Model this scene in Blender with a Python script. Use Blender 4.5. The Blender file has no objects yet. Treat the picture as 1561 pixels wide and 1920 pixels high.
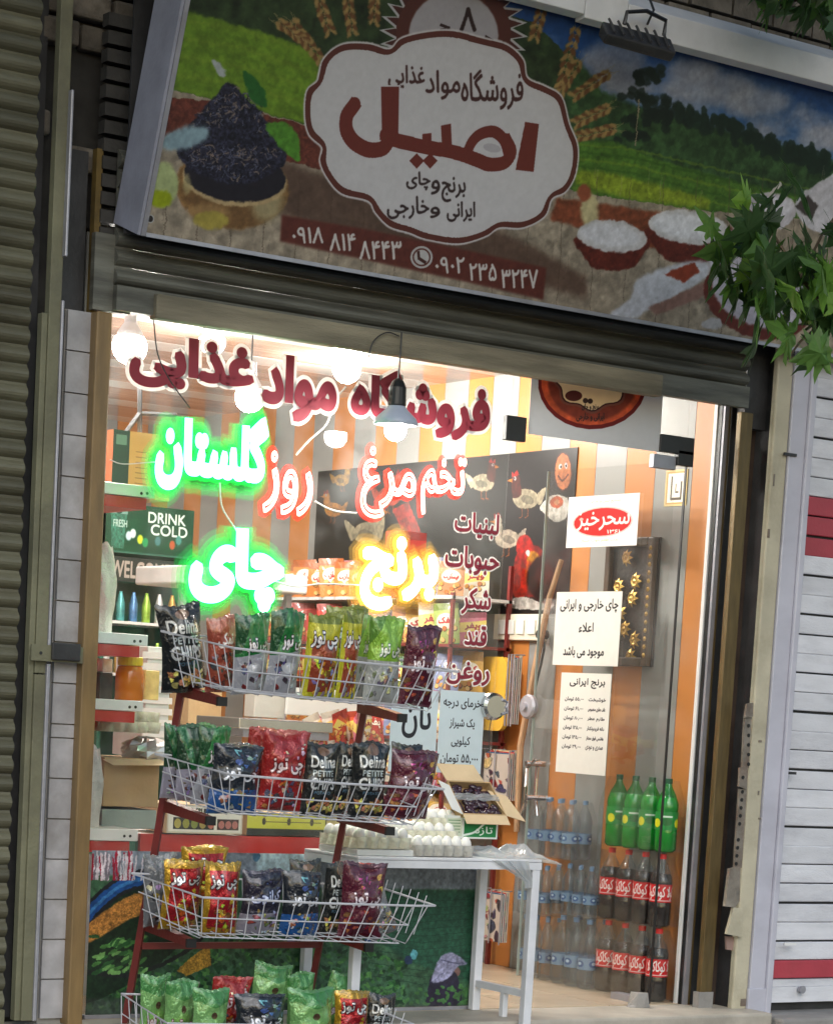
import bpy, math, random
import numpy as np
random.seed(7); rng = np.random.RandomState(5)
SC = bpy.context.scene; COL = SC.collection
R = math.radians
# ---------------- camera, sky, sun, exposure ----------------
CPOS = np.array([-4.02573, -8.19507, 1.23407]); FPX = 4522.9; PPX, PPY = 780.5, 1838.2
_a, _b, _c = R(34.029), R(-6.4017), R(3.325)
FW = np.array([math.sin(_a)*math.cos(_b), math.cos(_a)*math.cos(_b), math.sin(_b)])
_r0 = np.array([math.cos(_a), -math.sin(_a), 0.]); _u0 = np.cross(_r0, FW)
RT = math.cos(_c)*_r0 + math.sin(_c)*_u0; UP = -math.sin(_c)*_r0 + math.cos(_c)*_u0
cam = bpy.data.cameras.new('camera'); camo = bpy.data.objects.new('camera', cam); COL.objects.link(camo)
from mathutils import Matrix, Vector
camo.matrix_world = Matrix(((RT[0], UP[0], -FW[0], CPOS[0]), (RT[1], UP[1], -FW[1], CPOS[1]), (RT[2], UP[2], -FW[2], CPOS[2]), (0, 0, 0, 1)))
cam.sensor_fit = 'HORIZONTAL'; cam.sensor_width = 36; cam.lens = 36*FPX/1561
cam.shift_x = 0; cam.shift_y = (PPY-960)/1561
cam.clip_start = 0.1; cam.clip_end = 400
SC.camera = camo
SUN_EL, SUN_ROT = 32, 205
w = bpy.data.worlds.new('World'); SC.world = w; w.use_nodes = True
nt = w.node_tree; bg = nt.nodes['Background']; sk = nt.nodes.new('ShaderNodeTexSky'); sk.sky_type = 'NISHITA'
sk.sun_disc = False; sk.sun_elevation = R(SUN_EL); sk.sun_rotation = R(SUN_ROT); sk.air_density = 1.3; sk.dust_density = 1
nt.links.new(sk.outputs[0], bg.inputs[0]); bg.inputs[1].default_value = 0.12
sun = bpy.data.lights.new('sun', 'SUN'); sun.energy = 0.8; sun.angle = R(40); sun.color = (.95, .97, 1)
suno = bpy.data.objects.new('sun', sun); COL.objects.link(suno)
suno.rotation_euler = (R(90-SUN_EL), 0, R(180-SUN_ROT))
SC.view_settings.view_transform = 'Standard'; SC.view_settings.look = 'None'
SC.view_settings.gamma = 1; SC.view_settings.exposure = 0.45
SC.render.engine = 'CYCLES'
cy = SC.cycles; cy.use_denoising = True; cy.max_bounces = 8; cy.transparent_max_bounces = 24
cy.caustics_reflective = False; cy.caustics_refractive = False; cy.sample_clamp_indirect = 4
BULB = 350.0

def ray(px, py): return FW + RT*(px-PPX)/FPX - UP*(py-PPY)/FPX
def U(px, py, X=None, Y=None, Z=None):
    """point of the real plane X / Y / Z = const that the photograph shows at (px, py)"""
    d = ray(px, py); i, v = (0, X) if X is not None else (1, Y) if Y is not None else (2, Z)
    return CPOS + d*((v-CPOS[i])/d[i])

# ---------------- materials ----------------
def new_mat(name):
    m = bpy.data.materials.new(name); m.use_nodes = True
    return m, m.node_tree, m.node_tree.nodes['Principled BSDF']
MATS = {}
def mat(name, col, rough=.6, metal=0, var=.12, sc=8, bump=.15, bsc=60, spec=.5, dirt=0, dcol=(.03, .027, .02), stretch=None, emit=None, es=0, coat=0, trans=0, rnd=0):
    if name in MATS: return MATS[name]
    m, t, p = new_mat(name); N, L = t.nodes, t.links
    p.inputs['Roughness'].default_value = rough; p.inputs['Metallic'].default_value = metal
    p.inputs['Specular IOR Level'].default_value = spec; p.inputs['Coat Weight'].default_value = coat
    tc = N.new('ShaderNodeTexCoord'); src = tc.outputs['Object']
    if stretch:
        mp = N.new('ShaderNodeMapping'); mp.inputs['Scale'].default_value = stretch; L.new(src, mp.inputs[0]); src = mp.outputs[0]
    n = N.new('ShaderNodeTexNoise'); n.inputs['Scale'].default_value = sc; n.inputs['Detail'].default_value = 6; L.new(src, n.inputs[0])
    cr = N.new('ShaderNodeValToRGB'); e = cr.color_ramp.elements
    e[0].position = .3; e[1].position = .7
    e[0].color = tuple(max(0, c*(1-var)) for c in col)+(1,); e[1].color = tuple(min(1, c*(1+var)) for c in col)+(1,)
    L.new(n.outputs[0], cr.inputs[0]); out = cr.outputs[0]
    if dirt:
        n2 = N.new('ShaderNodeTexNoise'); n2.inputs['Scale'].default_value = sc*.45; n2.inputs['Detail'].default_value = 9; n2.inputs['Roughness'].default_value = .7
        L.new(src, n2.inputs[0]); c2 = N.new('ShaderNodeValToRGB'); c2.color_ramp.elements[0].position = .48; c2.color_ramp.elements[1].position = .68
        c2.color_ramp.elements[1].color = (dirt, dirt, dirt, 1); L.new(n2.outputs[0], c2.inputs[0])
        mx = N.new('ShaderNodeMix'); mx.data_type = 'RGBA'; L.new(c2.outputs[0], mx.inputs[0]); L.new(out, mx.inputs[6]); mx.inputs[7].default_value = dcol+(1,)
        out = mx.outputs[2]
    if rnd:
        oi = N.new('ShaderNodeObjectInfo'); mr = N.new('ShaderNodeMapRange'); mr.inputs[3].default_value = 1-rnd; mr.inputs[4].default_value = 1+rnd*.6; L.new(oi.outputs['Random'], mr.inputs[0])
        mq = N.new('ShaderNodeMix'); mq.data_type = 'RGBA'; mq.blend_type = 'MULTIPLY'; mq.inputs[0].default_value = 1; L.new(out, mq.inputs[6]); L.new(mr.outputs[0], mq.inputs[7]); out = mq.outputs[2]
    L.new(out, p.inputs['Base Color'])
    if bump:
        n3 = N.new('ShaderNodeTexNoise'); n3.inputs['Scale'].default_value = bsc; n3.inputs['Detail'].default_value = 5; L.new(src, n3.inputs[0])
        b = N.new('ShaderNodeBump'); b.inputs['Strength'].default_value = bump; b.inputs['Distance'].default_value = .01; L.new(n3.outputs[0], b.inputs['Height']); L.new(b.outputs[0], p.inputs['Normal'])
    if emit: p.inputs['Emission Color'].default_value = emit+(1,); p.inputs['Emission Strength'].default_value = es
    if trans:
        tl = N.new('ShaderNodeBsdfTranslucent'); L.new(out, tl.inputs[0]); ms = N.new('ShaderNodeMixShader'); ms.inputs[0].default_value = trans
        L.new(p.outputs[0], ms.inputs[1]); L.new(tl.outputs[0], ms.inputs[2]); L.new(ms.outputs[0], N['Material Output'].inputs[0])
    MATS[name] = m; return m
def emat(name, col, s):
    m = bpy.data.materials.new(name); m.use_nodes = True; t = m.node_tree; t.nodes.clear()
    e = t.nodes.new('ShaderNodeEmission'); e.inputs[0].default_value = col+(1,); e.inputs[1].default_value = s
    o = t.nodes.new('ShaderNodeOutputMaterial'); t.links.new(e.outputs[0], o.inputs[0]); MATS[name] = m; return m
def glassmat(name, tint=(.97, .99, .98), refl=.06, rough=.02, dif=0, dcol=(.8, .8, .8), smudge=0, fres=.5):
    m = bpy.data.materials.new(name); m.use_nodes = True; t = m.node_tree; t.nodes.clear(); N, L = t.nodes, t.links
    tr = N.new('ShaderNodeBsdfTransparent'); tr.inputs[0].default_value = tint+(1,)
    gl = N.new('ShaderNodeBsdfGlossy'); gl.inputs['Roughness'].default_value = rough
    lw = N.new('ShaderNodeLayerWeight'); lw.inputs[0].default_value = .25
    ma = N.new('ShaderNodeMath'); ma.operation = 'MULTIPLY_ADD'; ma.inputs[1].default_value = fres; ma.inputs[2].default_value = refl; L.new(lw.outputs['Fresnel'], ma.inputs[0])
    mx = N.new('ShaderNodeMixShader'); L.new(ma.outputs[0], mx.inputs[0]); L.new(tr.outputs[0], mx.inputs[1]); L.new(gl.outputs[0], mx.inputs[2]); out = mx
    if dif:
        d = N.new('ShaderNodeBsdfDiffuse'); d.inputs[0].default_value = dcol+(1,); tl = N.new('ShaderNodeBsdfTranslucent'); tl.inputs[0].default_value = dcol+(1,)
        m0 = N.new('ShaderNodeMixShader'); L.new(d.outputs[0], m0.inputs[1]); L.new(tl.outputs[0], m0.inputs[2])
        m2 = N.new('ShaderNodeMixShader'); m2.inputs[0].default_value = dif; L.new(mx.outputs[0], m2.inputs[1]); L.new(m0.outputs[0], m2.inputs[2]); out = m2
        if smudge:
            nz = N.new('ShaderNodeTexNoise'); nz.inputs['Scale'].default_value = smudge; nz.inputs['Detail'].default_value = 8
            tcn = N.new('ShaderNodeTexCoord'); L.new(tcn.outputs['Object'], nz.inputs[0])
            r_ = N.new('ShaderNodeMapRange'); r_.inputs[1].default_value = .45; r_.inputs[2].default_value = .8; r_.inputs[3].default_value = 0; r_.inputs[4].default_value = dif*2
            L.new(nz.outputs[0], r_.inputs[0]); L.new(r_.outputs[0], m2.inputs[0])
    o = N.new('ShaderNodeOutputMaterial'); L.new(out.outputs[0], o.inputs[0]); MATS[name] = m; return m

# ---------------- mesh building ----------------
class G:
    def __init__(s): s.v = []; s.f = []; s.m = []; s.uv = []
    def add(s, vs, fs, m=0, uvs=None):
        o = len(s.v); s.v += [tuple(map(float, p)) for p in vs]
        for k, f in enumerate(fs):
            s.f.append(tuple(i+o for i in f)); s.m.append(m)
            s.uv.append(uvs[k] if uvs else [(0, 0)]*len(f))
        return s
    def box(s, x0, y0, z0, x1, y1, z1, m=0, bev=0):
        x0, x1 = sorted((x0, x1)); y0, y1 = sorted((y0, y1)); z0, z1 = sorted((z0, z1))
        vs = [(x, y, z) for x in (x0, x1) for y in (y0, y1) for z in (z0, z1)]
        fs = [(0, 1, 3, 2), (4, 6, 7, 5), (0, 4, 5, 1), (2, 3, 7, 6), (0, 2, 6, 4), (1, 5, 7, 3)]
        q = [(0, 0), (1, 0), (1, 1), (0, 1)]
        return s.add(vs, fs, m, [[(0, 0), (0, 1), (1, 1), (1, 0)], q, q, q, q, q])
    def quad(s, a, b, c, d, m=0, uv=((0, 0), (1, 0), (1, 1), (0, 1))): return s.add([a, b, c, d], [(0, 1, 2, 3)], m, [list(uv)])
    def prism(s, poly, fn, a, b, m=0):
        n = len(poly); vs = [fn(p, a) for p in poly]+[fn(p, b) for p in poly]
        fs = [tuple(range(n))[::-1], tuple(range(n, 2*n))]+[(i, (i+1) % n, n+(i+1) % n, n+i) for i in range(n)]
        return s.add(vs, fs, m)
    def tube(s, pts, r, n=8, m=0, closed=False):
        pts = [np.array(p, float) for p in pts]; k = len(pts); o = []
        rs = r if hasattr(r, '__len__') else [r]*k
        t0 = None
        for i, p in enumerate(pts):
            a = pts[i-1] if (i > 0 or closed) else p; b = pts[(i+1) % k] if (i < k-1 or closed) else p
            t = b-a; t = t/(np.linalg.norm(t)+1e-9)
            if t0 is None:
                h = np.array([0, 0, 1.]) if abs(t[2]) < .9 else np.array([1., 0, 0]); e = np.cross(t, h); e /= np.linalg.norm(e)
            else:
                e = t0-t*np.dot(t0, t); e /= (np.linalg.norm(e)+1e-9)
            t0 = e; g = np.cross(t, e)
            o += [p+rs[i]*(math.cos(2*math.pi*j/n)*e+math.sin(2*math.pi*j/n)*g) for j in range(n)]
        fs = [(i*n+j, i*n+(j+1) % n, ((i+1) % k)*n+(j+1) % n, ((i+1) % k)*n+j) for i in range(k if closed else k-1) for j in range(n)]
        if not closed: fs += [tuple(range(n))[::-1], tuple(range((k-1)*n, k*n))]
        return s.add(o, fs, m)
    def lathe(s, prof, c=(0, 0, 0), n=16, m=0, ax='z', cap=True):
        vs = []; k = len(prof)
        for r, z in prof:
            for j in range(n):
                a = 2*math.pi*j/n; x, y = r*math.cos(a), r*math.sin(a)
                p = (x, y, z) if ax == 'z' else (x, z, y) if ax == 'y' else (z, x, y)
                vs.append((c[0]+p[0], c[1]+p[1], c[2]+p[2]))
        fs = [(i*n+j, i*n+(j+1) % n, (i+1)*n+(j+1) % n, (i+1)*n+j) for i in range(k-1) for j in range(n)]
        uv = [[(j/n, i/(k-1)), ((j+1)/n, i/(k-1)), ((j+1)/n, (i+1)/(k-1)), (j/n, (i+1)/(k-1))] for i in range(k-1) for j in range(n)]
        if cap:
            fs += [tuple(range(n))[::-1], tuple(range((k-1)*n, k*n))]; uv += [[(0, 0)]*n]*2
        return s.add(vs, fs, m, uv)
    def grid(s, fn, nu, nv, m=0, flip=False):
        vs = [fn(i/nu, j/nv) for j in range(nv+1) for i in range(nu+1)]; fs = []; uv = []
        for j in range(nv):
            for i in range(nu):
                a = j*(nu+1)+i; f = (a, a+1, a+nu+2, a+nu+1); q = [(i/nu, j/nv), ((i+1)/nu, j/nv), ((i+1)/nu, (j+1)/nv), (i/nu, (j+1)/nv)]
                fs.append(f[::-1] if flip else f); uv.append(q[::-1] if flip else q)
        return s.add(vs, fs, m, uv)
    def mesh(s, name, mats, smooth=False):
        me = bpy.data.meshes.new(name); me.from_pydata(s.v, [], s.f)
        for a in mats: me.materials.append(a)
        me.polygons.foreach_set('material_index', s.m)
        ul = me.uv_layers.new(name='UVMap'); ul.data.foreach_set('uv', [c for q in s.uv for p in q for c in p])
        if smooth: me.polygons.foreach_set('use_smooth', [True]*len(s.f))
        me.update(); return me
def tag(o, label, cat, group=None):
    o['label'] = label; o['category'] = cat
    if group: o['group'] = group
    return o
def thing(name, label, cat, loc=(0, 0, 0), group=None, rz=0):
    o = bpy.data.objects.new(name, None); COL.objects.link(o); o.empty_display_size = .1
    o.location = loc; o.rotation_euler = (0, 0, rz); return tag(o, label, cat, group)
def obj(name, g, m, parent=None, smooth=False, local=False, label=None):
    me = g if isinstance(g, bpy.types.Mesh) else g.mesh(name, m if isinstance(m, (list, tuple)) else [m], smooth)
    o = bpy.data.objects.new(name, me); COL.objects.link(o)
    if parent:
        o.parent = parent
        if not local:                       # mesh given in world coordinates
            q = parent; off = Vector((0, 0, 0))
            while q: off += Vector(q.location); q = q.parent
            o.location = -off
    if label: o['label'] = label
    return o
def struct(o): o['kind'] = 'structure'; return o
def copy_tree(o, parent=None):
    c = o.copy(); COL.objects.link(c)
    if parent: c.parent = parent
    for ch in list(o.children): copy_tree(ch, c)
    return c
def bevel(o, wd=.004, seg=2):
    md = o.modifiers.new('bevel', 'BEVEL'); md.width = wd; md.segments = seg; md.limit_method = 'ANGLE'; return o

# ---------------- Persian shaping and text ----------------
_D = 'ب FE8F,ت FE95,ث FE99,ج FE9D,ح FEA1,خ FEA5,س FEB1,ش FEB5,ص FEB9,ض FEBD,ط FEC1,ظ FEC5,ع FEC9,غ FECD,ف FED1,ق FED5,ل FEDD,م FEE1,ن FEE5,ه FEE9,پ FB56,چ FB7A,ک FB8E,گ FB92,ی FBFC'
_S = 'ا FE8D,د FEA9,ذ FEAB,ر FEAD,ز FEAF,ژ FB8A,و FEED'
DU = {a.split()[0]: int(a.split()[1], 16) for a in _D.split(',')}; SI = {a.split()[0]: int(a.split()[1], 16) for a in _S.split(',')}
def shape(t):
    if not any('\u0600' <= c <= '\u06ff' for c in t): return t
    t = t.replace('لا', '\u0001'); out = []
    for i, c in enumerate(t):
        p = t[i-1] if i else ' '; n = t[i+1] if i+1 < len(t) else ' '
        jp = p in DU or p == 'ـ'; jn = n in DU or n in SI or n in 'ـ\u0001'
        if c in DU: out.append(chr(DU[c]+(3 if jp and jn else 2 if jn else 1 if jp else 0)))
        elif c in SI: out.append(chr(SI[c]+(1 if jp else 0)))
        elif c == '\u0001': out.append(chr(0xFEFC if jp else 0xFEFB))
        else: out.append(c)
    s = ''.join(out)[::-1]; r = ''; num = ''
    for c in s:
        if '\u06f0' <= c <= '\u06f9' or (c == ',' and num): num = c+num
        else: r += num+c; num = ''
    return r+num
_tc = {}
def contours(t, res=5):
    k = (t, res)
    if k in _tc: return _tc[k]
    c = bpy.data.curves.new('t', 'FONT'); c.body = shape(t); c.size = 1; c.resolution_u = res; c.fill_mode = 'NONE'
    o = bpy.data.objects.new('t', c); COL.objects.link(o)
    me = bpy.data.meshes.new_from_object(o.evaluated_get(bpy.context.evaluated_depsgraph_get()))
    P = [(v.co.x, v.co.y) for v in me.vertices]; nb = {}
    for e in me.edges:
        i, j = e.vertices; nb.setdefault(i, []).append(j); nb.setdefault(j, []).append(i)
    seen = set(); L = []
    for i in range(len(P)):
        if i in seen or i not in nb: continue
        lp = [i]; seen.add(i); q = i+1 if i+1 in nb[i] else nb[i][0]
        while q is not None and q not in seen:
            lp.append(q); seen.add(q); q = next((x for x in nb[q] if x not in seen), None)
        L.append(np.array([P[x] for x in lp]))
    bpy.data.objects.remove(o); bpy.data.curves.remove(c); bpy.data.meshes.remove(me)
    L = [l for l in L if len(l) > 2]; _tc[k] = L; return L
def sarea(l): x, y = l[:, 0], l[:, 1]; return .5*np.sum(x*np.roll(y, -1)-y*np.roll(x, -1))
def inside(p, l):
    x, y = p; r = False
    for i in range(len(l)):
        (ax, ay), (bx, by) = l[i-1], l[i]
        if (ay > y) != (by > y) and x < ax+(y-ay)*(bx-ax)/(by-ay): r = not r
    return r
def text_mesh(t, bold=0, fill=True, res=4):
    """(vertices n x 3, faces) of a text, unit size; bold = radius of the round stroke laid round the outline"""
    k = (t, bold, fill, res)
    if k in _tc: return _tc[k]
    L = contours(t, res); sg = [sarea(l) for l in L]; pos = sg[int(np.argmax(np.abs(sg)))] > 0
    V = []; F = []; n = 0; from mathutils.geometry import tessellate_polygon
    if fill:
        outs = [i for i in range(len(L)) if (sg[i] > 0) == pos]; z = 0
        for q, i in enumerate(outs):
            hs = [j for j in range(len(L)) if (sg[j] > 0) != pos and inside(L[j][0], L[i])]
            polys = [[Vector((a, b, 0)) for a, b in L[m]] for m in [i]+hs]; z = bold*.75+.004+(q % 7)*.0012
            for tr in tessellate_polygon(polys): F.append(tuple(x+n for x in tr))
            for p in polys: V += [(a.x, a.y, z) for a in p]; n += len(p)
    if bold:
        for l in L:
            m = len(l)
            for i in range(m):
                p = l[i]; d = l[(i+1) % m]-l[i-1]; d = d/(np.linalg.norm(d)+1e-9); w_ = np.array([-d[1], d[0]])*bold
                V += [(p[0]+w_[0], p[1]+w_[1], 0), (p[0]+w_[0]*.6, p[1]+w_[1]*.6, bold*.8), (p[0]-w_[0]*.6, p[1]-w_[1]*.6, bold*.8), (p[0]-w_[0], p[1]-w_[1], 0)]
            for i in range(m):
                a = n+i*4; b = n+((i+1) % m)*4
                for j in range(4): F.append((a+j, a+(j+1) % 4, b+(j+1) % 4, b+j))
            n += 4*m
    _tc[k] = (np.array(V).reshape(-1, 3), F); return _tc[k]
def text_on(t, px0, py0, px1, py1, Y, bold=.02, thick=.15, fill=True, res=3, raise_=0.0, fit=None):
    """text geometry standing on the plane Y, filling the rectangle whose left-bottom and right-top the photo shows at the given pixels"""
    a = U(px0, py0, Y=Y); b = U(px1, py1, Y=Y); v, fs = text_mesh(t, bold, fill, res)
    f = np.concatenate(contours(t, res)) if fit is None else fit
    lo, hi = f[:, :2].min(0), f[:, :2].max(0); s = ((b[0]-a[0])/(hi[0]-lo[0]), (b[2]-a[2])/(hi[1]-lo[1]))
    P = np.stack([a[0]+(v[:, 0]-lo[0])*s[0], Y-raise_-v[:, 2]*thick*s[1], a[2]+(v[:, 1]-lo[1])*s[1]], 1)
    return G().add(P, fs)

# ---------------- numpy painting of flat prints ----------------
def blur(a, r):
    r = int(r)
    if r < 1: return a
    for ax in (0, 1):
        p = [(0, 0)]*a.ndim; p[ax] = (r+1, r); c = np.cumsum(np.pad(a, p, mode='edge'), axis=ax)
        n = a.shape[ax]; a = (np.take(c, range(2*r+1, n+2*r+1), axis=ax)-np.take(c, range(0, n), axis=ax))/(2*r+1)
    return a
def grow(m, r): return (blur(blur(m, r*.6), r*.6) > .12).astype(float) if r >= 2 else (blur(m, 1) > .2).astype(float)
def fbm(h, w, s, oct=4, seed=0, ax=1.0):
    rs = np.random.RandomState(seed); o = np.zeros((h, w)); amp = 1; tot = 0
    for k in range(oct):
        gh, gw = max(2, int(h/s)+2), max(2, int(w/(s*ax))+2); g = rs.rand(gh, gw)
        y = np.linspace(0, gh-1.001, h); x = np.linspace(0, gw-1.001, w); yi, xi = y.astype(int), x.astype(int); fy, fx = y-yi, x-xi
        fy = fy*fy*(3-2*fy); fx = fx*fx*(3-2*fx)
        A = g[yi][:, xi]; B = g[yi][:, xi+1]; Cc = g[yi+1][:, xi]; D = g[yi+1][:, xi+1]
        o += amp*((A*(1-fx)+B*fx)*(1-fy)[:, None]+(Cc*(1-fx)+D*fx)*fy[:, None]); tot += amp; amp *= .55; s = max(1.5, s/2)
    return o/tot
def smooth_poly(p, n=6):
    p = np.array(p, float); o = []
    for i in range(len(p)):
        a, b, c, d = p[i-1], p[i], p[(i+1) % len(p)], p[(i+2) % len(p)]
        for k in range(n):
            t = k/n; o.append(.5*((2*b)+(c-a)*t+(2*a-5*b+4*c-d)*t*t+(3*b-a-3*c+d)*t**3))
    return np.array(o)
class Cv:
    """a canvas; coordinates run x right, y down in canvas pixels, or through self.map"""
    def __init__(s, w, h, bg=(255, 255, 255)): s.w, s.h = w, h; s.a = np.ones((h, w, 3))*np.array(bg)/255.; s.map = lambda p: p
    def lay(s, m, col, sl=None):
        sl = sl or (slice(None), slice(None)); c = np.array(col, float)
        if c.ndim == 1: c = c/255.
        s.a[sl] = s.a[sl]*(1-m[..., None])+c*m[..., None]; return m
    def mask(s, pts, raw=False, pad=None):
        p = np.array(pts if raw else [s.map(q) for q in pts], float); full = pad is None; pad = pad or 0
        x0, y0 = np.floor(p.min(0)).astype(int)-1-pad; x1, y1 = np.ceil(p.max(0)).astype(int)+2+pad
        x0, y0, x1, y1 = max(0, x0), max(0, y0), min(s.w, x1), min(s.h, y1)
        if full: m = np.zeros((s.h, s.w))
        if x1 <= x0 or y1 <= y0: return m if full else (None, None)
        xs = np.arange(x0, x1)+.5; acc = 0
        for so in (.25, .75):
            ys = np.arange(y0, y1)+so; ins = np.zeros((y1-y0, x1-x0), bool)
            for i in range(len(p)):
                (ax, ay), (bx, by) = p[i-1], p[i]
                if ay == by: continue
                c = (ys > min(ay, by)) & (ys <= max(ay, by))
                if c.any():
                    xc = ax+(ys[c]-ay)*(bx-ax)/(by-ay); ins[c] ^= xs[None, :] > xc[:, None]
            acc = acc+ins*.5
        if not full: return acc, (slice(y0, y1), slice(x0, x1))
        m[y0:y1, x0:x1] = acc; return m
    def poly(s, pts, col, f=0, smooth=False, op=1, tex=0, seed=1, ts=8, raw=False):
        p = [s.map(q) for q in pts] if not raw else pts
        if smooth: p = smooth_poly(p)
        m, sl = s.mask(p, True, pad=3*f)
        if m is None: return
        if f: m = blur(blur(m, f), f)
        if tex:
            n = fbm(m.shape[0], m.shape[1], ts, 4, seed)[..., None]; return s.lay(m*op, np.array(col)/255.*(1+tex*(n-.5)*2), sl)
        return s.lay(m*op, col, sl)
    def ell(s, cx, cy, rx, ry, col, rot=0, **k):
        t = np.linspace(0, 2*math.pi, 28)[:-1]; c, n = math.cos(rot), math.sin(rot)
        return s.poly([(cx+rx*math.cos(a)*c-ry*math.sin(a)*n, cy+rx*math.cos(a)*n+ry*math.sin(a)*c) for a in t], col, **k)
    def line(s, pts, wd, col, **k):
        pts = [np.array(s.map(q), float) for q in pts]
        if k.pop('curve', 0):
            P = [2*pts[0]-pts[1]]+pts+[2*pts[-1]-pts[-2]]; o = []
            for i in range(1, len(P)-2):
                a, b, c, d = P[i-1:i+3]
                for t in np.linspace(0, 1, 7)[:-1]: o.append(.5*((2*b)+(c-a)*t+(2*a-5*b+4*c-d)*t*t+(3*b-a-3*c+d)*t**3))
            pts = o+[pts[-1]]
            for q in pts:
                t = np.linspace(0, 2*math.pi, 15)[:-1]; s.poly([(q[0]+wd/2*math.cos(a), q[1]+wd/2*math.sin(a)) for a in t], col, raw=True, **k)
        for a, b in zip(pts[:-1], pts[1:]):
            d = b-a; L = np.linalg.norm(d)+1e-9; n = np.array([-d[1], d[0]])/L*wd/2; e = d/L*wd*.3
            s.poly([a-n-e, b-n+e, b+n+e, a+n-e], col, raw=True, **k)
    def text(s, t, x0, y0, x1, y1, col, bold=0, out=None, ocol=(255, 255, 255), keep=False, sk=0, op=1):
        """text stretched into the box x0,y0 (top left) .. x1,y1 (bottom right)"""
        L = contours(t, 5); al = np.concatenate(L); a = np.array(s.map((x0, y1)), float); b = np.array(s.map((x1, y0)), float)
        br = np.array(s.map((x1, y1)), float); lo, hi = al.min(0), al.max(0); m = np.zeros((s.h, s.w)); sy = 2
        for l in L:
            q = (l-lo)/(hi-lo+1e-9)
            P = a+q[:, :1]*(br-a)+q[:, 1:]*(b-br); P[:, 0] += sk*(a[1]-P[:, 1])
            x_0, y_0 = np.maximum(np.floor(P.min(0)).astype(int), 0); x_1, y_1 = np.minimum(np.ceil(P.max(0)).astype(int)+1, (s.w, s.h))
            if x_1 <= x_0 or y_1 <= y_0: continue
            X = np.arange(x_0, x_1)+.5
            for so in (.25, .75):
                Y = np.arange(y_0, y_1)+so; W = np.zeros((len(Y), len(X)))
                for i in range(len(P)):
                    (ax, ay), (bx, by) = P[i-1], P[i]
                    if ay == by: continue
                    c = (Y > min(ay, by)) & (Y <= max(ay, by))
                    if c.any():
                        xc = ax+(Y[c]-ay)*(bx-ax)/(by-ay); W[c] += (1 if by > ay else -1)*(X[None, :] > xc[:, None])
                m[y_0:y_1, x_0:x_1] += W*.5
        m = np.clip(np.abs(m), 0, 1)
        yy, xx = np.nonzero(m)
        if len(yy) == 0: return
        q = int(bold+(out or 0))*2+4; sl = (slice(max(0, yy.min()-q), yy.max()+q), slice(max(0, xx.min()-q), xx.max()+q)); m = m[sl]
        if bold: m = grow(m, bold)
        if out: s.lay(grow(m, out), ocol, sl)
        s.lay((blur(m, 1)*.5+m*.5 if s.h > 100 else m)*op, col, sl); return m
    def img(s, name):
        im = bpy.data.images.new(name, s.w, s.h); px = np.ones((s.h, s.w, 4), np.float32); px[..., :3] = np.clip(s.a[::-1], 0, 1)
        im.pixels.foreach_set(px.ravel()); im.pack(); return im
    def mat(s, name, rough=.5, spec=.4, metal=0, alb=1.0, coat=0, bump=0, grain=.06, trans=0, bsc=18):
        m, t, p = new_mat(name); N, L = t.nodes, t.links
        i = N.new('ShaderNodeTexImage'); i.image = s.img(name); i.extension = 'EXTEND'
        n = N.new('ShaderNodeTexNoise'); n.inputs['Scale'].default_value = 30; n.inputs['Detail'].default_value = 6
        tc = N.new('ShaderNodeTexCoord'); L.new(tc.outputs['Object'], n.inputs[0])
        mr = N.new('ShaderNodeMapRange'); mr.inputs[3].default_value = alb*(1-grain*2); mr.inputs[4].default_value = alb*(1+grain)
        L.new(n.outputs[0], mr.inputs[0]); mx = N.new('ShaderNodeMix'); mx.data_type = 'RGBA'; mx.blend_type = 'MULTIPLY'; mx.inputs[0].default_value = 1
        L.new(i.outputs[0], mx.inputs[6]); L.new(mr.outputs[0], mx.inputs[7]); L.new(mx.outputs[2], p.inputs['Base Color'])
        p.inputs['Roughness'].default_value = rough; p.inputs['Specular IOR Level'].default_value = spec; p.inputs['Metallic'].default_value = metal; p.inputs['Coat Weight'].default_value = coat
        if bump:
            b = N.new('ShaderNodeBump'); b.inputs['Strength'].default_value = bump; b.inputs['Distance'].default_value = .02; n4 = N.new('ShaderNodeTexNoise'); n4.inputs['Scale'].default_value = bsc; n4.inputs['Distortion'].default_value = 1.5; n4.inputs['Detail'].default_value = 3
            L.new(tc.outputs['Object'], n4.inputs[0]); L.new(n4.outputs[0], b.inputs['Height']); L.new(b.outputs[0], p.inputs['Normal'])
        if trans:
            tl = N.new('ShaderNodeBsdfTranslucent'); L.new(mx.outputs[2], tl.inputs[0]); ms = N.new('ShaderNodeMixShader'); ms.inputs[0].default_value = trans
            L.new(p.outputs[0], ms.inputs[1]); L.new(tl.outputs[0], ms.inputs[2]); L.new(ms.outputs[0], N['Material Output'].inputs[0])
        return m
def roughen(c, amp, lum=.15, seed=1, s0=14):
    """photographic unevenness of a print: edges wander a little, tones mottle"""
    h, w = c.h, c.w; dx = (fbm(h, w, s0, 3, seed)-.5)*amp*2+np.random.RandomState(seed).randn(h, w)*amp*.12; dy = (fbm(h, w, s0, 3, seed+9)-.5)*amp*2
    yy, xx = np.mgrid[0:h, 0:w]; c.a = c.a[np.clip(yy+dy, 0, h-1).astype(int), np.clip(xx+dx, 0, w-1).astype(int)]
    m = 1+lum*2*(fbm(h, w, 9, 4, seed+4)-.5)+lum*1.2*(fbm(h, w, 60, 3, seed+6)-.5); c.a = np.clip(c.a*m[..., None], 0, 1)
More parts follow.
